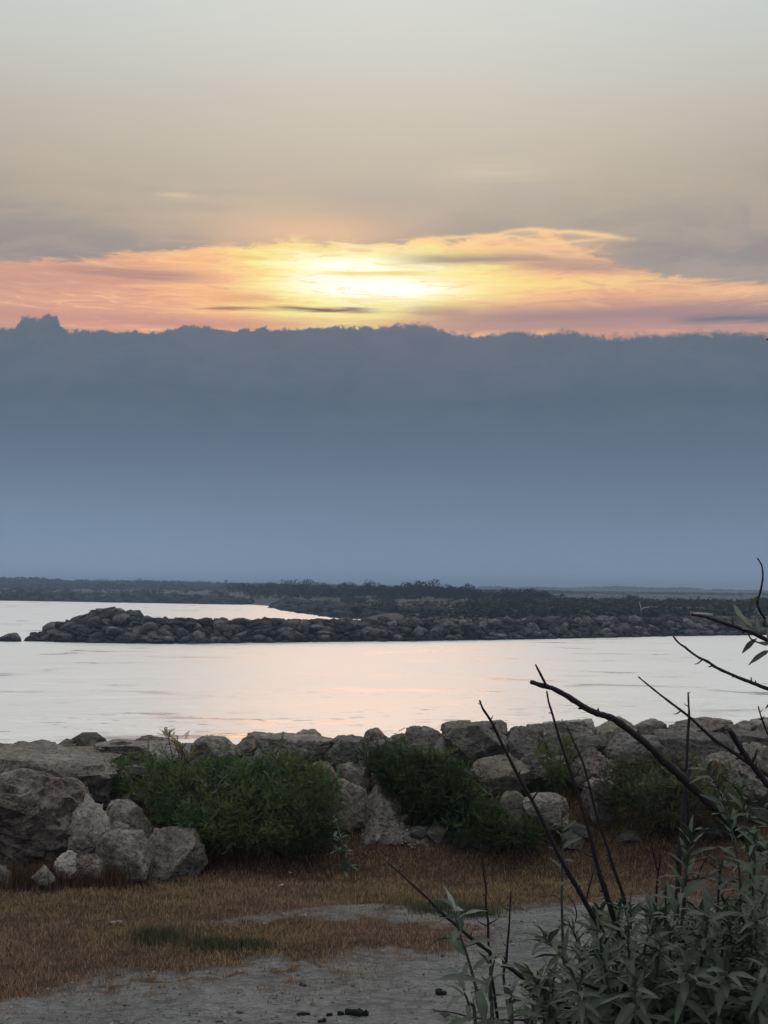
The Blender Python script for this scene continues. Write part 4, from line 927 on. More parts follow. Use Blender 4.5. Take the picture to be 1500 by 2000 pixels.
# ------------------------------------------------------------------ vegetation on the far flat
M_FTREE = tint_mat('far_tree_leaf', alb(.014, .020, .013), .9, .1, .05, .3, .5)
M_FSCRUB = tint_mat('far_scrub_leaf', alb(.034, .038, .026), .9, .1, .05, .3, .5)
M_FBARK = tint_mat('far_bark', alb(.06, .05, .045), .9, 0, .1, .2, 1)
def flat_z(x, y): return float(land_z(np.array([x]), np.array([y]))[0])
LEAF = (np.array([(-.5, 0, 0), (.5, 0, 0), (.25, 0, .5), (-.3, 0, .45)]), np.array([(0, 1, 2), (0, 2, 3)]))
def crown_arr(g, rx, ry, h, n, leaf, lobes=7, low=.12):
    L = np.stack([g.uniform(-.62, .62, lobes) * rx, g.uniform(-.5, .5, lobes) * ry, g.uniform(.3, .74, lobes) * h], 1)
    R = np.stack([g.uniform(.3, .5, lobes) * rx, g.uniform(.3, .5, lobes) * ry, g.uniform(.2, .3, lobes) * h], 1)
    i = g.integers(0, lobes, n); u = g.normal(size=(n, 3)); u /= np.linalg.norm(u, axis=1)[:, None]
    P = L[i] + u * R[i] * (g.uniform(.3, 1.08, n) ** .5)[:, None]; P[:, 2] = np.clip(P[:, 2], low * h, None)
    Mx = rand_rots(n, g, .9) * (leaf * g.uniform(.6, 1.4, n))[:, None, None]
    v = g.uniform(.5, 1.6, n); return scatter(LEAF[0], LEAF[1], P, Mx, np.stack([v, v, v * g.uniform(.8, 1.1, n)], 1))
def far_tree(label, px, pytop, wpx, Y, seed, kind='tree', group='trees of the far tree line', mat=None, n=1100):
    g = np.random.default_rng(seed); t = at(px, pytop, Y); z0 = flat_z(t.x, Y); h = t.z - z0; rx = wpx * .5 * Y / F
    root = empty('tree' if kind == 'tree' else 'shrub', (t.x, Y, z0)); tag(root, label, kind, group)
    V, Fa, c = crown_arr(g, rx * 1.2, rx * 1.0, h, n, max(.30, rx * .085), 9, .06)
    link('crown' if kind == 'tree' else 'foliage', mesh_np('crown', V, Fa, False, c), root, mat or M_FTREE)
    acc = Acc()
    for k in range(3):
        e = (g.uniform(-.4, .4) * rx, g.uniform(-.3, .3) * rx, h * g.uniform(.6, .8)); V, Fc = tube_arr([(0, 0, -.2), (e[0] * .3, e[1] * .3, h * .3), e], [.14, .10, .04], 5, 2); acc.add(V, Fc)
    link('trunk' if kind == 'tree' else 'stem', acc.mesh('trunk', True), root, M_FBARK)
TL = [(470, 1140, 50, 420, 'leftmost tree of the far tree line, small and broad'), (513, 1139, 46, 390, 'second tree of the far line, above the sandy beach'), (548, 1133, 52, 375, 'tall rounded tree above the start of the second breakwater'),
      (590, 1134, 56, 370, 'bushy tree with a flat top, right of the tall rounded one'), (636, 1139, 52, 372, 'lower tree in a dip of the far line, left of centre'), (682, 1138, 50, 362, 'even dark tree left of the highest central trees'),
      (728, 1134, 48, 350, 'tree with a knobbly top at the middle of the far line'), (752, 1141, 40, 356, 'low tree between the knobbly one and the paired crowns'), (786, 1139, 44, 345, 'left one of the paired crowns right of the middle'), (822, 1135, 40, 340, 'right one of the paired crowns, slightly taller'),
      (850, 1132, 40, 336, 'highest pointed tree of the far line, right of the middle'), (880, 1142, 44, 330, 'sloping tree just right of the highest pointed one'), (908, 1143, 38, 326, 'last full tree before the line drops to low scrub'),
      (936, 1156, 40, 320, 'low dark tree in the gap before the separate grove'), (1000, 1148, 44, 300, 'tallest tree of the separate grove right of the main line'), (1030, 1150, 42, 300, 'rounded right half of the separate grove'),
      (1056, 1157, 30, 302, 'small tree trailing off the right end of the separate grove'), (976, 1160, 34, 305, 'small tree trailing off the left end of the separate grove')]
for i, (px, py, w, Y, lab) in enumerate(TL): far_tree(lab, px, py - 4, w, Y, 900 + i)
SL = [(1104, 1170, 70, 215, 'dark rounded shrub on the flat below the separate grove'), (1145, 1166, 54, 262, 'wide dull shrub right of the rounded one on the flat'), (1240, 1162, 30, 290, 'small shrub sticking up from the scrub above the pale driftwood'),
      (1222, 1166, 24, 292, 'tiny shrub left of the one above the pale driftwood'), (690, 1166, 50, 285, 'dark shrub on the flat behind the second breakwater'), (760, 1162, 60, 290, 'broad dark shrub below the central trees'), (1480, 1165, 60, 260, 'dark shrub on the flat at the right edge'),
      (1385, 1168, 50, 270, 'dull shrub on the flat left of the right edge')]
for i, (px, py, w, Y, lab) in enumerate(SL): far_tree(lab, px, py, w, Y, 950 + i, 'shrub', 'shrubs on the far flat', M_FSCRUB, 700)
far_tree('solitary round-headed tree standing above the wood at far left', 277, 1127, 26, 760, 980, n=900)
# scrub covering the flat: one mass
def scrub(n, yr, hr, seed, mat, pxr=(-150, 1650), dens=None, nl=26, leaf=.42):
    g = np.random.default_rng(seed); acc = Acc()
    T = [crown_arr(np.random.default_rng(seed + k), 1.0, 1.0, 1.0, nl, leaf, 4, .05) for k in range(8)]
    m = 0; tries = 0
    while m < n and tries < n * 12:
        tries += 1
        Y = yr[0] * (yr[1] / yr[0]) ** g.uniform(); px = g.uniform(*pxr); x = at(px, 1150, Y).x
        if sdist(np.array([x]), np.array([Y]), land)[0] < 6: continue
        if dens is not None and g.uniform() > dens(px, x, Y): continue
        h = g.uniform(*hr); w = h * g.uniform(.8, 1.8); z = flat_z(x, Y) - .1
        V, Fc, c = T[m % 8]; a = g.uniform(0, 6.28); ca, sa = math.cos(a), math.sin(a)
        acc.add(V @ (np.array([[ca * w, sa * w, 0], [-sa * w, ca * w, 0], [0, 0, h]])) + np.array([x, Y, z]), Fc, c * g.uniform(.7, 1.4)); m += 1
    o = link('scrub', acc.mesh('scrub'), None, mat); tag(o, kind='stuff')
def dn1(px, x, Y):
    pch = float(fbm2(np.array([x * .03]), np.array([Y * .03]), 71, 3)[0])
    base = .10 + .9 * sm(pch, .42, .6)
    if Y < 215: base *= .30
    return base
scrub(1300, (150, 300), (.4, 1.25), 61, M_FSCRUB, (900, 1700), dn1)
scrub(700, (330, 760), (.6, 1.5), 62, M_FSCRUB, (-200, 940), lambda px, x, Y: (1.0 if Y > 420 else .15) if px > 500 else (.9 if Y > 560 else .25), 34)
scrub(420, (240, 330), (.9, 1.8), 63, M_FSCRUB, (930, 1700), lambda px, x, Y: .25 + .75 * float(sm(float(fbm2(np.array([x * .04]), np.array([Y * .04]), 72, 3)[0]), .4, .55)), 34)
scrub(260, (150, 300), (.3, .8), 66, M_FSCRUB, (560, 920), lambda px, x, Y: 1.0)
scrub(450, (340, 860), (.35, .8), 67, M_FSCRUB, (930, 1750), lambda px, x, Y: 1.0, 24)
scrub(150, (330, 470), (1.8, 3.2), 65, M_FTREE, (480, 1080), lambda px, x, Y: 1.0 if px < 930 else .5, 60, .3)
# far woods: the near left wood and the long blue ridge, each reading as one mass
def wood(name, Y0, Y1, pxs, tops, wmean, seed, n, mat, zbase=-.5, leafn=28):
    g = np.random.default_rng(seed); acc = Acc()
    T = [crown_arr(np.random.default_rng(seed + k), 1.0, 1.0, 1.0, leafn, .34, 5, .02) for k in range(8)]
    for m in range(n):
        px = g.uniform(pxs[0], pxs[-1]); Y = g.uniform(Y0, Y1); t = at(px, np.interp(px, pxs, tops) + abs(g.normal(0, 1.0)) + (fbm2(np.array([px * .02]), np.array([1.0]), seed, 3)[0] - .5) * 5, Y)
        h = max(t.z - zbase, 2.0); w = wmean * g.uniform(.6, 1.5); V, Fc, c = T[m % 8]; a = g.uniform(0, 6.28); ca, sa = math.cos(a), math.sin(a)
        acc.add(V @ (np.array([[ca * w, sa * w, 0], [-sa * w, ca * w, 0], [0, 0, h / .98]])) + np.array([t.x, Y, zbase]), Fc, c * g.uniform(.8, 1.2))
    tag(link(name, acc.mesh(name), None, mat), kind='stuff')
wood('far_wood', 850, 1050, [-500, 0, 60, 200, 300, 400, 520, 640, 760, 900, 1100], [1128, 1129, 1130, 1134, 1135, 1138, 1140, 1144, 1147, 1152, 1160], 11, 81, 1000, M_FTREE)
wood('far_wood', 680, 900, [-500, 0, 120, 200, 300, 400, 520], [1137, 1139, 1140, 1139, 1141, 1143, 1146], 6, 82, 700, M_FTREE)
wood('far_wood', 850, 1500, [900, 980, 1100, 1250, 1400, 2100], [1154, 1156, 1157, 1158, 1160, 1162], 8, 84, 900, M_FTREE, -1.6)
wood('far_ridge', 1900, 2300, [-600, 0, 300, 600, 800, 930, 975, 1000, 1040, 1060, 1120, 1180, 1230, 1300, 1330, 1370, 1430, 1500, 2000], [1126, 1130, 1134, 1140, 1143, 1147, 1145, 1148, 1145, 1147, 1147, 1143, 1146, 1149, 1147, 1152, 1151, 1152, 1156], 26, 83, 1000, M_FTREE, -2.0, 60)
# far ridge ground swell so that no sky shows under the trees
# ------------------------------------------------------------------ posts and driftwood on the flat
M_WOOD_D = tint_mat('dark_timber', alb(.03, .026, .024), .9, 0, .1, .2, 2)
M_WOOD_P = tint_mat('pale_driftwood', alb(.34, .32, .29), .9, 0, .1, .2, 2)
def stick(name, label, cat, lines, Y, mat, r):
    b = at(*lines[0][0], Y); z0 = flat_z(b.x, Y); root = Vector((b.x, Y, min(z0, b.z))); acc = Acc()
    for ln in lines:
        P = [at(px, py, Y) - root for px, py in ln]
        V, Fc = tube_arr(P, np.linspace(r, r * .55, len(P)), 6, 2, True, .15, 3); acc.add(V, Fc)
    o = link(name, acc.mesh(name, True), None, mat); o.location = root; tag(o, label, cat)
stick('timber_post', 'dark leaning timber post standing behind the breakwater', 'post', [[(1027, 1212), (1024, 1200), (1019, 1187)]], 150, M_WOOD_D, .20)
stick('driftwood', 'pale bleached driftwood branch propped on the far flat', 'driftwood', [[(1253, 1204), (1252, 1190), (1249, 1176)], [(1252, 1192), (1258, 1187), (1268, 1186)]], 170, M_WOOD_P, .09)
stick('marker_pole', 'thin pale pole in front of the far left wood', 'pole', [[(452, 1160), (452, 1146)]], 420, M_WOOD_P, .16)
stick('marker_pole', 'short dark pole with a knobbed top rising above the far left wood', 'pole', [[(442, 1146), (442, 1133)], [(439, 1134), (445, 1134)]], 640, M_WOOD_D, .30)
stick('driftwood_log', 'pale straight log lying on the far breakwater crest behind the dark branch tip', 'log', [[(1350, 1201), (1365, 1200), (1391, 1201)]], 150, M_WOOD_P, .28)
# ------------------------------------------------------------------ evening haze
def haze():
    bm = bmesh.new(); bmesh.ops.create_cube(bm, size=1.0); me = bpy.data.meshes.new('haze'); bm.to_mesh(me); bm.free()
    o = link('haze', me); z0, z1 = -8.0, 24.0; o.scale = (13000, 13200, z1 - z0); o.location = (0, 6400, (z0 + z1) / 2)
    m = bpy.data.materials.new('haze'); m.use_nodes = True; nt = m.node_tree; nt.nodes.clear()
    v = nt.nodes.new('ShaderNodeVolumePrincipled'); out = nt.nodes.new('ShaderNodeOutputMaterial'); nt.links.new(v.outputs[0], out.inputs['Volume'])
    v.inputs['Density'].default_value = 0.0005; v.inputs['Color'].default_value = (.52, .68, .92, 1); v.inputs['Anisotropy'].default_value = 0.0
    me.materials.append(m); tag(o, kind='stuff')
haze()
# ------------------------------------------------------------------ the shrubs right in front of the camera
M_THORN = tint_mat('thorny_bark', alb(.030, .021, .026), .7, 0, .35, .35, 60, .002)
M_LSTEM = tint_mat('silvery_stem', alb(.115, .12, .10), .85, 0, .15, .25, 60, .001)
def leaf_mat():
    m, nt, b = newmat('olive_leaf'); g = nd('ShaderNodeNewGeometry'); oi = nd('ShaderNodeObjectInfo'); r = S(oi.outputs['Random'])
    a = nd('ShaderNodeAttribute', attribute_name='tint'); sc = nd('ShaderNodeSeparateColor'); nt.links.new(a.outputs['Color'], sc.inputs[0])
    ocol = nd('ShaderNodeSeparateColor'); nt.links.new(oi.outputs['Color'], ocol.inputs[0])
    n = noise(S(g.outputs['Position']), 55.0, 4, .65)
    top = mixc(r, alb(.018, .034, .017), alb(.050, .068, .036)); und = alb(.145, .17, .125)
    c = mixc(S(g.outputs['Backfacing']) * .4, top, und)
    c = mixc(S(sc.outputs[0]) * .35, c, alb(.16, .18, .15))          # pale midrib
    c = mixc(S(ocol.outputs[0]), c, alb(.27, .29, .255))             # young silvery leaves
    hs = nd('ShaderNodeHueSaturation'); nt.links.new(c.k, hs.inputs['Color']); nt.links.new((n * .5 + .75).k, hs.inputs['Value'])
    nt.links.new(hs.outputs[0], b.inputs['Base Color']); b.inputs['Roughness'].default_value = .55; b.inputs['Specular IOR Level'].default_value = .3
    t = nd('ShaderNodeBsdfTranslucent'); nt.links.new(hs.outputs[0], t.inputs[0]); mx = nd('ShaderNodeMixShader'); mx.inputs[0].default_value = .2
    nt.links.new(b.outputs[0], mx.inputs[1]); nt.links.new(t.outputs[0], mx.inputs[2])
    out = [x for x in nt.nodes if x.type == 'OUTPUT_MATERIAL'][0]; nt.links.new(mx.outputs[0], out.inputs[0]); return m
M_LEAF = leaf_mat()
def lance_leaf(seed, w=.23):
    """unit-length narrow leaf along +x, folded at the midrib, drooping"""
    g = random.Random(seed); dr = g.uniform(.1, .5); tw = g.uniform(-.5, .5); sd = g.uniform(-.14, .14); V = [(-.08, 0, .0)]; c = [1]; Fc = []; N = 8
    for i in range(N):
        t = i / (N - 1) * .97 + .015; ww = w * (math.sin(math.pi * t ** .8) ** .75) * .5 + .004; zz = -dr * t * t; yy = sd * t * t; a = tw * t; wv = .02 * math.sin(t * 14 + seed)
        V += [(t, yy - ww * math.cos(a), zz - ww * math.sin(a) + ww * .35 + wv), (t, yy, zz), (t, yy + ww * math.cos(a), zz + ww * math.sin(a) + ww * .35 - wv)]; c += [0, 1, 0]
    V.append((1.03, sd, -dr * 1.05)); c.append(.3)
    Fc += [(0, 2, 1), (0, 3, 2)]
    for i in range(N - 1):
        q = 1 + i * 3; Fc += [(q, q + 1, q + 4), (q, q + 4, q + 3), (q + 1, q + 2, q + 5), (q + 1, q + 5, q + 4)]
    q = 1 + (N - 1) * 3; e = len(V) - 1; Fc += [(q, q + 1, e), (q + 1, q + 2, e)]
    V = np.array(V); me = mesh_np('leaf', V, np.array(Fc), True, np.repeat(np.array(c)[:, None], 3, 1)); me.materials.append(M_LEAF); return me, V, np.array(Fc), np.repeat(np.array(c)[:, None], 3, 1)
LL = [lance_leaf(k, .19 + .022 * (k % 4)) for k in range(8)]
def pxpath(pts, Y0, Y1):
    n = len(pts); return [np.array(at(p[0], p[1], Y0 + (Y1 - Y0) * i / max(n - 1, 1))) for i, p in enumerate(pts)]
def branch(root, pts, r0, r1, Y0, Y1, tail, name='branch', mat=None, thorns=0, seed=0, ns=7, knob=.12):
    """tip first; radii in metres; tail = world points that carry it on to the root"""
    P = pxpath(pts, Y0, Y1); n = len(P); R = list(np.linspace(r0, r1, n))
    for q in tail: P.append(np.array(q)); R.append(R[-1] * 1.25)
    V, Fc = tube_arr(P, R, ns, 4, True, knob, seed); acc = Acc(); acc.add(V, Fc); g = random.Random(seed)
    for k in range(thorns):                         # spurs and buds
        i = g.randrange(0, n - 1); t = g.random(); p = P[i] * (1 - t) + P[i + 1] * t; d = P[i + 1] - P[i]; d /= np.linalg.norm(d)
        sd = np.cross(d, np.array([0, 1, 0])) * g.choice([-1, 1]) + np.array([0, g.uniform(-.4, .4), 0]) - d * .5; sd /= np.linalg.norm(sd)
        rr = R[i]; L = g.choice([.003, .004, .006, .008, .02]) + rr; V, Fc = tube_arr([p, p + sd * L * .6, p + sd * L + np.array([0, 0, L * .2])], [rr * .75, rr * .5, rr * .2], 5, 2); acc.add(V, Fc)
    b = np.array(root.location); acc.V = [v - b for v in acc.V]
    return link(name, acc.mesh(name, True), root, mat), P
mm = .00091                                          # a photo pixel at 2.5 m
def gz2(px, Y):
    x = at(px, 1500, Y).x; return np.array([x, Y, float(ground_z(np.array([x]), np.array([Y]))[0])])
# --- bare thorny shrub
rt = gz2(1335, 2.75); th = empty('thorny_shrub', tuple(rt)); tag(th, 'bare thorny shrub with dark leafless stems reaching up across the water at right', 'shrub')
def dn(px, py, Y, k=1.0): return [np.array(at(px, py, Y)), rt * .55 + np.array(at(px, py, Y)) * .45, rt + np.array([0, 0, -.05])]
BR = [
 ([(1037, 1332), (1060, 1339), (1085, 1347), (1118, 1366), (1150, 1386), (1172, 1395), (1195, 1402), (1220, 1419), (1243, 1437), (1268, 1458), (1290, 1480), (1316, 1503), (1340, 1525), (1366, 1550), (1392, 1575), (1412, 1592), (1440, 1622), (1470, 1648), (1500, 1672), (1545, 1720)], 4.6, 10.5, 2.45, 2.7, [(1560, 1900, 2.75), (1450, 2250, 2.75)], 7),
 ([(1046, 1298), (1056, 1317), (1068, 1341)], 1.6, 3.4, 2.45, 2.46, [], 0),
 ([(937, 1368), (943, 1384), (955, 1402), (966, 1422), (980, 1452), (1000, 1492), (1024, 1537), (1048, 1580), (1070, 1626), (1092, 1672), (1112, 1708), (1132, 1742), (1152, 1778), (1172, 1812), (1186, 1850), (1204, 1895), (1228, 1950), (1262, 2030)], 1.8, 6.5, 2.35, 2.6, [(1320, 2200, 2.7)], 14),
 ([(1068, 1350), (1072, 1372), (1080, 1398), (1092, 1440), (1112, 1500), (1128, 1548), (1144, 1602), (1156, 1645), (1166, 1690), (1180, 1735), (1193, 1775), (1206, 1820), (1220, 1870), (1238, 1930), (1262, 1990)], 1.6, 6.5, 2.55, 2.7, [(1330, 2200, 2.75)], 12),
 ([(1107, 1418), (1122, 1452), (1138, 1488), (1150, 1530), (1160, 1572), (1172, 1615), (1186, 1655), (1200, 1700), (1216, 1745), (1228, 1800), (1240, 1850), (1258, 1920)], 1.3, 4.6, 2.65, 2.75, [(1330, 2150, 2.75)], 9),
 ([(1344, 1352), (1345, 1376), (1346, 1400), (1343, 1440), (1342, 1480), (1340, 1520), (1336, 1562), (1332, 1610), (1328, 1655), (1326, 1700), (1322, 1760)], 1.5, 5.4, 2.8, 2.8, [(1320, 1950, 2.8), (1330, 2200, 2.78)], 9),
 ([(1342, 1555), (1343, 1600), (1344, 1650), (1340, 1700), (1336, 1760)], 2.5, 4.2, 2.81, 2.84, [(1330, 1950, 2.82)], 3),
 ([(1247, 1322), (1266, 1338), (1290, 1357), (1316, 1377), (1345, 1399), (1372, 1424), (1400, 1448), (1428, 1466), (1462, 1490), (1512, 1522), (1560, 1560)], 1.3, 4.8, 2.75, 2.85, [(1600, 1800, 2.85), (1480, 2250, 2.8)], 8),
 ([(1424, 1425), (1436, 1444), (1452, 1470), (1474, 1500), (1502, 1536), (1540, 1580)], 5.2, 6.5, 2.6, 2.7, [(1580, 1800, 2.75), (1460, 2250, 2.77)], 3),
 ([(757, 1684), (782, 1706), (810, 1732), (836, 1756), (862, 1782), (890, 1806), (920, 1832), (952, 1856), (985, 1882), (1020, 1908), (1062, 1934)], 1.2, 5.0, 2.3, 2.5, [(1150, 2020, 2.6), (1260, 2250, 2.7)], 12),
 ([(940, 1650), (942, 1676), (945, 1705), (949, 1735), (949, 1765), (953, 1800), (954, 1840), (958, 1880), (963, 1925)], 1.3, 3.2, 2.45, 2.5, [(1010, 2150, 2.6), (1180, 2450, 2.72)], 9),
 ([(998, 1740), (996, 1770), (995, 1800), (992, 1835), (989, 1875), (987, 1935)], 1.2, 2.8, 2.5, 2.55, [(1040, 2150, 2.65), (1190, 2450, 2.72)], 7),
 ([(846, 1974), (880, 1977), (915, 1985), (960, 1992), (1020, 1992), (1080, 1996)], 1.0, 2.6, 2.4, 2.45, [(1180, 2100, 2.6)], 3),
 ([(1138, 1921), (1170, 1932), (1205, 1942), (1240, 1958), (1280, 1972), (1330, 2000)], 3.2, 4.6, 2.3, 2.35, [(1360, 2200, 2.6)], 2),
 ([(1160, 1700), (1152, 1728), (1144, 1762)], 1.0, 2.0, 2.52, 2.6, [], 2),
 ([(1291, 1668), (1288, 1690), (1284, 1715), (1282, 1760), (1282, 1830), (1290, 1900)], 1.0, 3.0, 2.7, 2.75, [(1320, 2150, 2.78)], 5),
 ([(1300, 1655), (1312, 1672), (1326, 1690)], 1.0, 2.2, 2.76, 2.8, [], 1),
 ([(1409, 1748), (1424, 1782), (1438, 1810), (1458, 1835), (1470, 1900)], 2.2, 3.2, 2.5, 2.6, [(1430, 2200, 2.72)], 4),
 ([(1267, 1625), (1276, 1665), (1284, 1700)], .8, 1.6, 2.7, 2.72, [], 1),
 ([(1110, 1750), (1120, 1764), (1126, 1782), (1124, 1800)], .9, 1.4, 2.55, 2.58, [], 0),
 ([(1166, 1700), (1182, 1725), (1187, 1752), (1178, 1772)], 1.0, 1.5, 2.62, 2.66, [], 0),
 ([(1392, 1652), (1372, 1690), (1358, 1725)], .9, 1.4, 2.7, 2.75, [], 0),
 ([(1481, 1380), (1488, 1404), (1500, 1434), (1516, 1470)], 1.3, 2.4, 2.6, 2.65, [(1560, 1650, 2.75)], 5)]
for i, (pts, r0, r1, Y0, Y1, tail, nt_) in enumerate(BR):
    t = [np.array(at(*q)) for q in tail]
    if tail: t.append(rt + np.array([0, 0, -.04]))
    branch(th, pts, r0 * mm * Y0 / 2.5, r1 * mm * Y1 / 2.5, Y0, Y1, t, 'branch', M_THORN, nt_, 30 + i)
# --- leafy stems
def place_leaves(P, step, L0, L1, seed, out, silver_top=.25, tipcurl=True, start=0.0):
    g = random.Random(seed); P = [np.array(p) for p in P]; seg = [np.linalg.norm(b - a) for a, b in zip(P[:-1], P[1:])]; tot = sum(seg); s = start; k = 0
    while s < tot:
        a = s; i = 0
        while i < len(seg) - 1 and a > seg[i]: a -= seg[i]; i += 1
        p = P[i] + (P[i + 1] - P[i]) * min(a / seg[i], 1); ax = P[i] - P[i + 1]; ax /= np.linalg.norm(ax)      # toward the tip
        f = s / tot; L = (L0 + (L1 - L0) * min(f * 1.6, 1)) * g.uniform(.75, 1.2); ang = k * 2.4 + g.uniform(-.4, .4)
        u = np.cross(ax, np.array([.2, .9, .1])); u /= np.linalg.norm(u); v = np.cross(ax, u)
        opening = .55 + .95 * min(f * 2.6, 1) + g.uniform(-.2, .25)
        d = (u * math.cos(ang) + v * math.sin(ang)) * math.sin(opening) + ax * math.cos(opening); d /= np.linalg.norm(d)
        up = np.array([0, 0, 1.0]) + ax * .3 + np.array([g.uniform(-.5, .5) for _ in range(3)]); y = np.cross(up, d); y /= np.linalg.norm(y); z = np.cross(d, y)
        sil = 1.0 if f < .04 else (max(0, 1 - f / silver_top) * g.uniform(.5, 1.0) if silver_top > 0 else 0)
        out.append((p, np.stack([d, y, z], 1), L, min(sil, 1)))
        s += step * (.35 + .65 * min(f * 5, 1)) * g.uniform(.7, 1.3); k += 1
def add_leaves(root, out, nmax=295):
    b = np.array(root.location); acc = Acc(); rg = random.Random(3)
    def vis(o):
        q = pxy(np.array([o[0]])); return (0 < q[0][0] < 1500 and 0 < q[1][0] < 2000, o[2])
    out = sorted(out, key=vis, reverse=True)
    for i, (p, R, L, sil) in enumerate(out):
        me, V, Fc, c = LL[rg.randrange(8)]
        if i < nmax:
            o = link('leaf', me, root); o.matrix_local = Matrix.Translation(Vector(p - b)) @ Matrix(R.tolist()).to_4x4() @ Matrix.Scale(L, 4); o.color = (sil, 0, 0, 1)
        else: acc.add(V * L @ R.T + (p - b), Fc, c)
    if acc.n: fo = tag(link('foliage', acc.mesh('foliage', True), root, M_LEAF), kind='stuff'); fo.color = (0, 0, 0, 1)
def leafy(name, label, rootp, stems, seed, cat='shrub', group=None, mat=None, r=(1.4, 3.6), nmax=295):
    root = empty(name, tuple(rootp)); tag(root, label, cat, group); out = []
    for i, st in enumerate(stems):
        pts, Y, L = st[0], st[1], st[2]; opt = st[3] if len(st) > 3 else {}
        t = [rootp * .5 + np.array(at(*pts[-1], Y)) * .5 + np.array([0, 0, .05]), rootp + np.array([0, 0, -.03])]
        o, P = branch(root, pts, r[0] * mm, r[1] * mm * opt.get('r', 1), Y, Y + opt.get('dy', .12), t if not opt.get('twig') else [], 'stem', mat or M_LSTEM, 0, seed + i, 6, .05)
        if opt.get('bare'): continue
        P = P[:len(pts)] + ([] if opt.get('twig') else [P[len(pts)]])
        place_leaves(P, opt.get('step', .0115), L * .6, L * 1.5, seed + i * 7, out, opt.get('silver', .10))
    add_leaves(root, out, nmax); return root
R1 = gz2(1340, 2.5)
g = random.Random(12)
ST = [
 ([(1350, 1628), (1346, 1665), (1340, 1705), (1333, 1740), (1325, 1770), (1312, 1815), (1302, 1860), (1297, 1920), (1290, 2010)], 2.35, .066, dict(silver=.2)),
 ([(1384, 1505), (1400, 1535), (1416, 1575), (1430, 1625), (1440, 1675), (1446, 1730), (1444, 1800), (1436, 1880), (1428, 1960), (1425, 2040)], 2.45, .066, dict(silver=.25)),
 ([(1445, 1540), (1455, 1590), (1462, 1650), (1465, 1730), (1460, 1820), (1450, 1920)], 2.6, .06, dict(silver=.2)),
 ([(1097, 1592), (1099, 1640), (1098, 1690), (1097, 1740), (1098, 1800), (1100, 1850), (1108, 1910)], 2.7, .048, dict(silver=.3, step=.024)),
 ([(1062, 1830), (1082, 1850), (1104, 1876), (1122, 1912), (1134, 1955), (1142, 2010)], 2.2, .066, {}),
 ([(1232, 1770), (1232, 1805), (1236, 1850), (1244, 1900), (1254, 1960)], 2.45, .062, {}),
 ([(1160, 1792), (1170, 1820), (1180, 1860), (1194, 1920), (1210, 1990)], 2.55, .058, {}),
 ([(1492, 1752), (1486, 1800), (1478, 1850), (1470, 1910), (1462, 1980)], 2.3, .07, {}),
 ([(1530, 1650), (1520, 1720), (1512, 1800), (1505, 1900)], 2.5, .07, {}),
 ([(1382, 1790), (1378, 1830), (1370, 1880), (1362, 1950)], 2.25, .068, {}),
 ([(1290, 1850), (1284, 1890), (1278, 1940), (1275, 2000)], 2.2, .07, {}),
 ([(1180, 1880), (1186, 1920), (1196, 1960), (1210, 2020)], 2.2, .07, {}),
 ([(1500, 1880), (1490, 1930), (1480, 1990)], 2.15, .07, {}),
 ([(1420, 1900), (1412, 1940), (1400, 2000)], 2.15, .07, {}),
 ([(1040, 1905), (1058, 1940), (1080, 1985), (1100, 2040)], 2.3, .06, {}),
 ([(1340, 1900), (1335, 1945), (1330, 2000)], 2.15, .072, {}),
 ([(1240, 1930), (1240, 1965), (1245, 2010)], 2.1, .07, {}),
 ([(1130, 1935), (1140, 1970), (1155, 2020)], 2.15, .066, {}),
 ([(1110, 1800), (1128, 1840), (1150, 1890), (1170, 1960)], 2.8, .05, {}),
 ([(1210, 1840), (1215, 1880), (1225, 1940)], 2.75, .055, {}),
 ([(1320, 1810), (1322, 1860), (1328, 1920)], 2.75, .055, {}),
 ([(1462, 1800), (1455, 1850), (1450, 1930)], 2.8, .055, {}),
 ([(1508, 1560), (1504, 1620), (1498, 1690), (1494, 1780)], 2.55, .062, dict(silver=.3)), ([(1476, 1640), (1474, 1690), (1470, 1750), (1464, 1830)], 2.4, .064, dict(silver=.25)),
 ([(1405, 1690), (1404, 1730), (1400, 1790), (1394, 1870)], 2.5, .06, dict(silver=.2)), ([(1300, 1730), (1300, 1770), (1296, 1830), (1290, 1900)], 2.6, .058, {}), ([(1210, 1770), (1206, 1820), (1202, 1880)], 2.65, .055, {}),
]
gg = random.Random(77)
for k in range(62):                                  # the shrub's inner shoots
    x = gg.uniform(1040, 1520); y = 1775 + abs(gg.gauss(0, 75)) + (110 if x < 1110 else 0); dx = gg.uniform(-25, 25)
    ST.append(([(x, y), (x + dx * .3, y + 45), (x + dx * .7, y + 100), (x + dx, y + 170)], gg.uniform(2.2, 2.9), gg.uniform(.055, .075), {}))
leafy('leafy_shrub', 'dense grey-green shrub with long narrow leaves filling the bottom right corner', R1, ST, 200)
R2 = gz2(985, 2.45)
leafy('leafy_shrub', 'small separate leafy shoot at the left end of the foreground shrubs, beside the gravel', R2, [
 ([(884, 1772), (892, 1800), (900, 1830), (912, 1865), (922, 1900), (932, 1940), (944, 2000)], 2.25, .068, dict(step=.020)),
 ([(968, 1868), (960, 1900), (958, 1940), (962, 2010)], 2.2, .06, dict(step=.022)),
 ([(1000, 1935), (996, 1965), (1000, 2020)], 2.15, .055, dict(step=.020)),
 ([(905, 1930), (915, 1960), (930, 2010)], 2.15, .05, dict(step=.022))], 300)
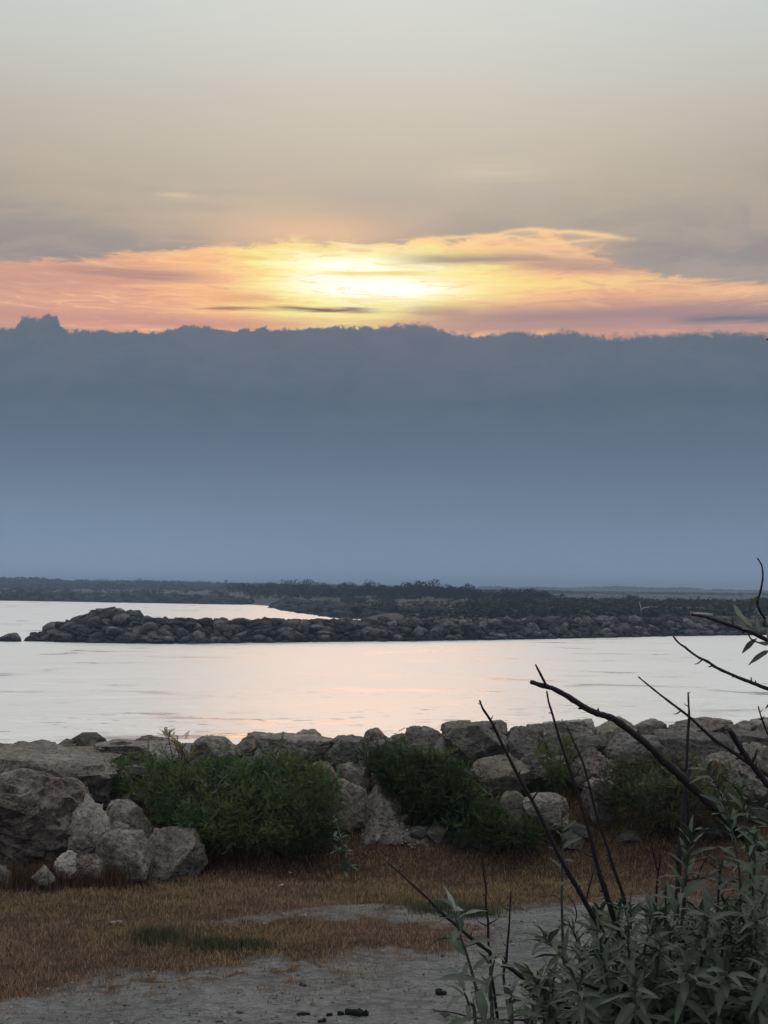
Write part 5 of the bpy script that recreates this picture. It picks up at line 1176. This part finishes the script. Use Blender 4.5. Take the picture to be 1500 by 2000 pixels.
# --- tree standing just outside the frame at the right, reaching in
R3 = gz2(1880, 3.1)
tr = empty('olive_tree', tuple(R3)); tag(tr, 'narrow-leaved tree whose twigs reach in from the right edge over the far shore', 'tree')
trunk = [R3 + np.array([0, 0, -.1]), R3 + np.array([.02, 0, .8]), R3 + np.array([-.04, .05, 1.6]), R3 + np.array([.05, .05, 2.4]), R3 + np.array([0, 0, 3.2])]
V, Fc = tube_arr(trunk, [.075, .06, .05, .038, .02], 10, 4, True, .12, 4); acc = Acc(); acc.add(V - R3, Fc); link('trunk', acc.mesh('trunk', True), tr, M_THORN)
out = []
TB = [([(1315, 1243), (1326, 1256), (1338, 1264), (1358, 1280), (1382, 1292), (1400, 1304), (1440, 1322), (1470, 1334), (1502, 1346), (1560, 1366)], 1.7, 4.2, 2.7, trunk[1], None, 6),
      ([(1350, 1200), (1376, 1204), (1400, 1212), (1430, 1222), (1458, 1231), (1484, 1243), (1512, 1258), (1560, 1285)], 2.6, 5.0, 2.6, trunk[1], None, 2),
      ([(1479, 1090), (1487, 1103), (1490, 1122), (1488, 1142), (1484, 1160), (1479, 1176), (1484, 1192), (1494, 1208), (1512, 1225)], 1.3, 3.0, 2.6, trunk[2], None, 0),
      ([(1497, 662), (1520, 672), (1560, 700), (1620, 760)], 1.5, 4.0, 2.8, trunk[3], .05, 0),
      ([(1560, 900), (1600, 960), (1650, 1040)], 1.5, 4.0, 2.8, trunk[2], .06, 0), ([(1590, 1150), (1630, 1200), (1700, 1260)], 1.5, 4.0, 3.0, trunk[2], .06, 0),
      ([(1600, 760), (1650, 820), (1720, 900)], 1.5, 4.0, 3.2, trunk[3], .06, 0), ([(2150, 700), (2080, 800), (1980, 900)], 1.5, 4.0, 3.2, trunk[3], .06, 0), ([(2200, 1000), (2120, 1080), (2000, 1180)], 1.5, 4.0, 3.0, trunk[2], .06, 0),
      ([(1820, 350), (1830, 450), (1860, 560)], 1.5, 4.0, 3.1, trunk[4], .06, 0)]
for i, (pts, r0, r1, Y, end, L, tn) in enumerate(TB):
    P0 = np.array(at(*pts[-1], Y)); o, P = branch(tr, pts, r0 * mm * 1.05, r1 * mm * 1.05, Y, Y + .05, [P0 * .5 + end * .5, end], 'branch', M_THORN, tn, 400 + i, 7)
    if L and i != 3: place_leaves(P[:len(pts) + 1], .03, L * .5, L, 420 + i, out, .1)
def hand_leaf(x0, y0, x1, y1, Y, sil=0, facing=.0):  # a leaf seen between two photo points
    a = np.array(at(x0, y0, Y)); b = np.array(at(x1, y1, Y + .01)); d = b - a; L = np.linalg.norm(d); d /= L; y = np.cross(np.array([0, facing - .8, .5]), d); y /= np.linalg.norm(y); out.append((a, np.stack([d, y, np.cross(d, y)], 1), L, sil))
for q in [(1477, 1248, 1446, 1273, 2.62), (1502, 1271, 1458, 1293, 2.6), (1516, 1368, 1489, 1381, 2.6), (1480, 1165, 1457, 1194, 2.6), (1462, 1230, 1424, 1212, 2.62, .6), (1470, 1226, 1440, 1190, 2.62, .5), (1484, 1236, 1478, 1203, 2.62, .4), (1500, 1250, 1502, 1215, 2.62, .4),
          (1455, 1226, 1435, 1178, 2.64, .7), (1478, 1240, 1450, 1216, 2.66, .3), (1520, 1235, 1486, 1222, 2.6, .2), (1512, 1262, 1484, 1250, 2.6), (1505, 668, 1497, 660, 2.8)]: hand_leaf(*q)
V, Fc = tube_arr(pxpath([(1462, 1236), (1466, 1247), (1478, 1254), (1496, 1260)], 2.6, 2.62), [.0013, .0014, .0016, .0018], 5, 4); acc = Acc(); acc.add(V - R3, Fc); link('twig', acc.mesh('twig', True), tr, M_THORN)
add_leaves(tr, out)
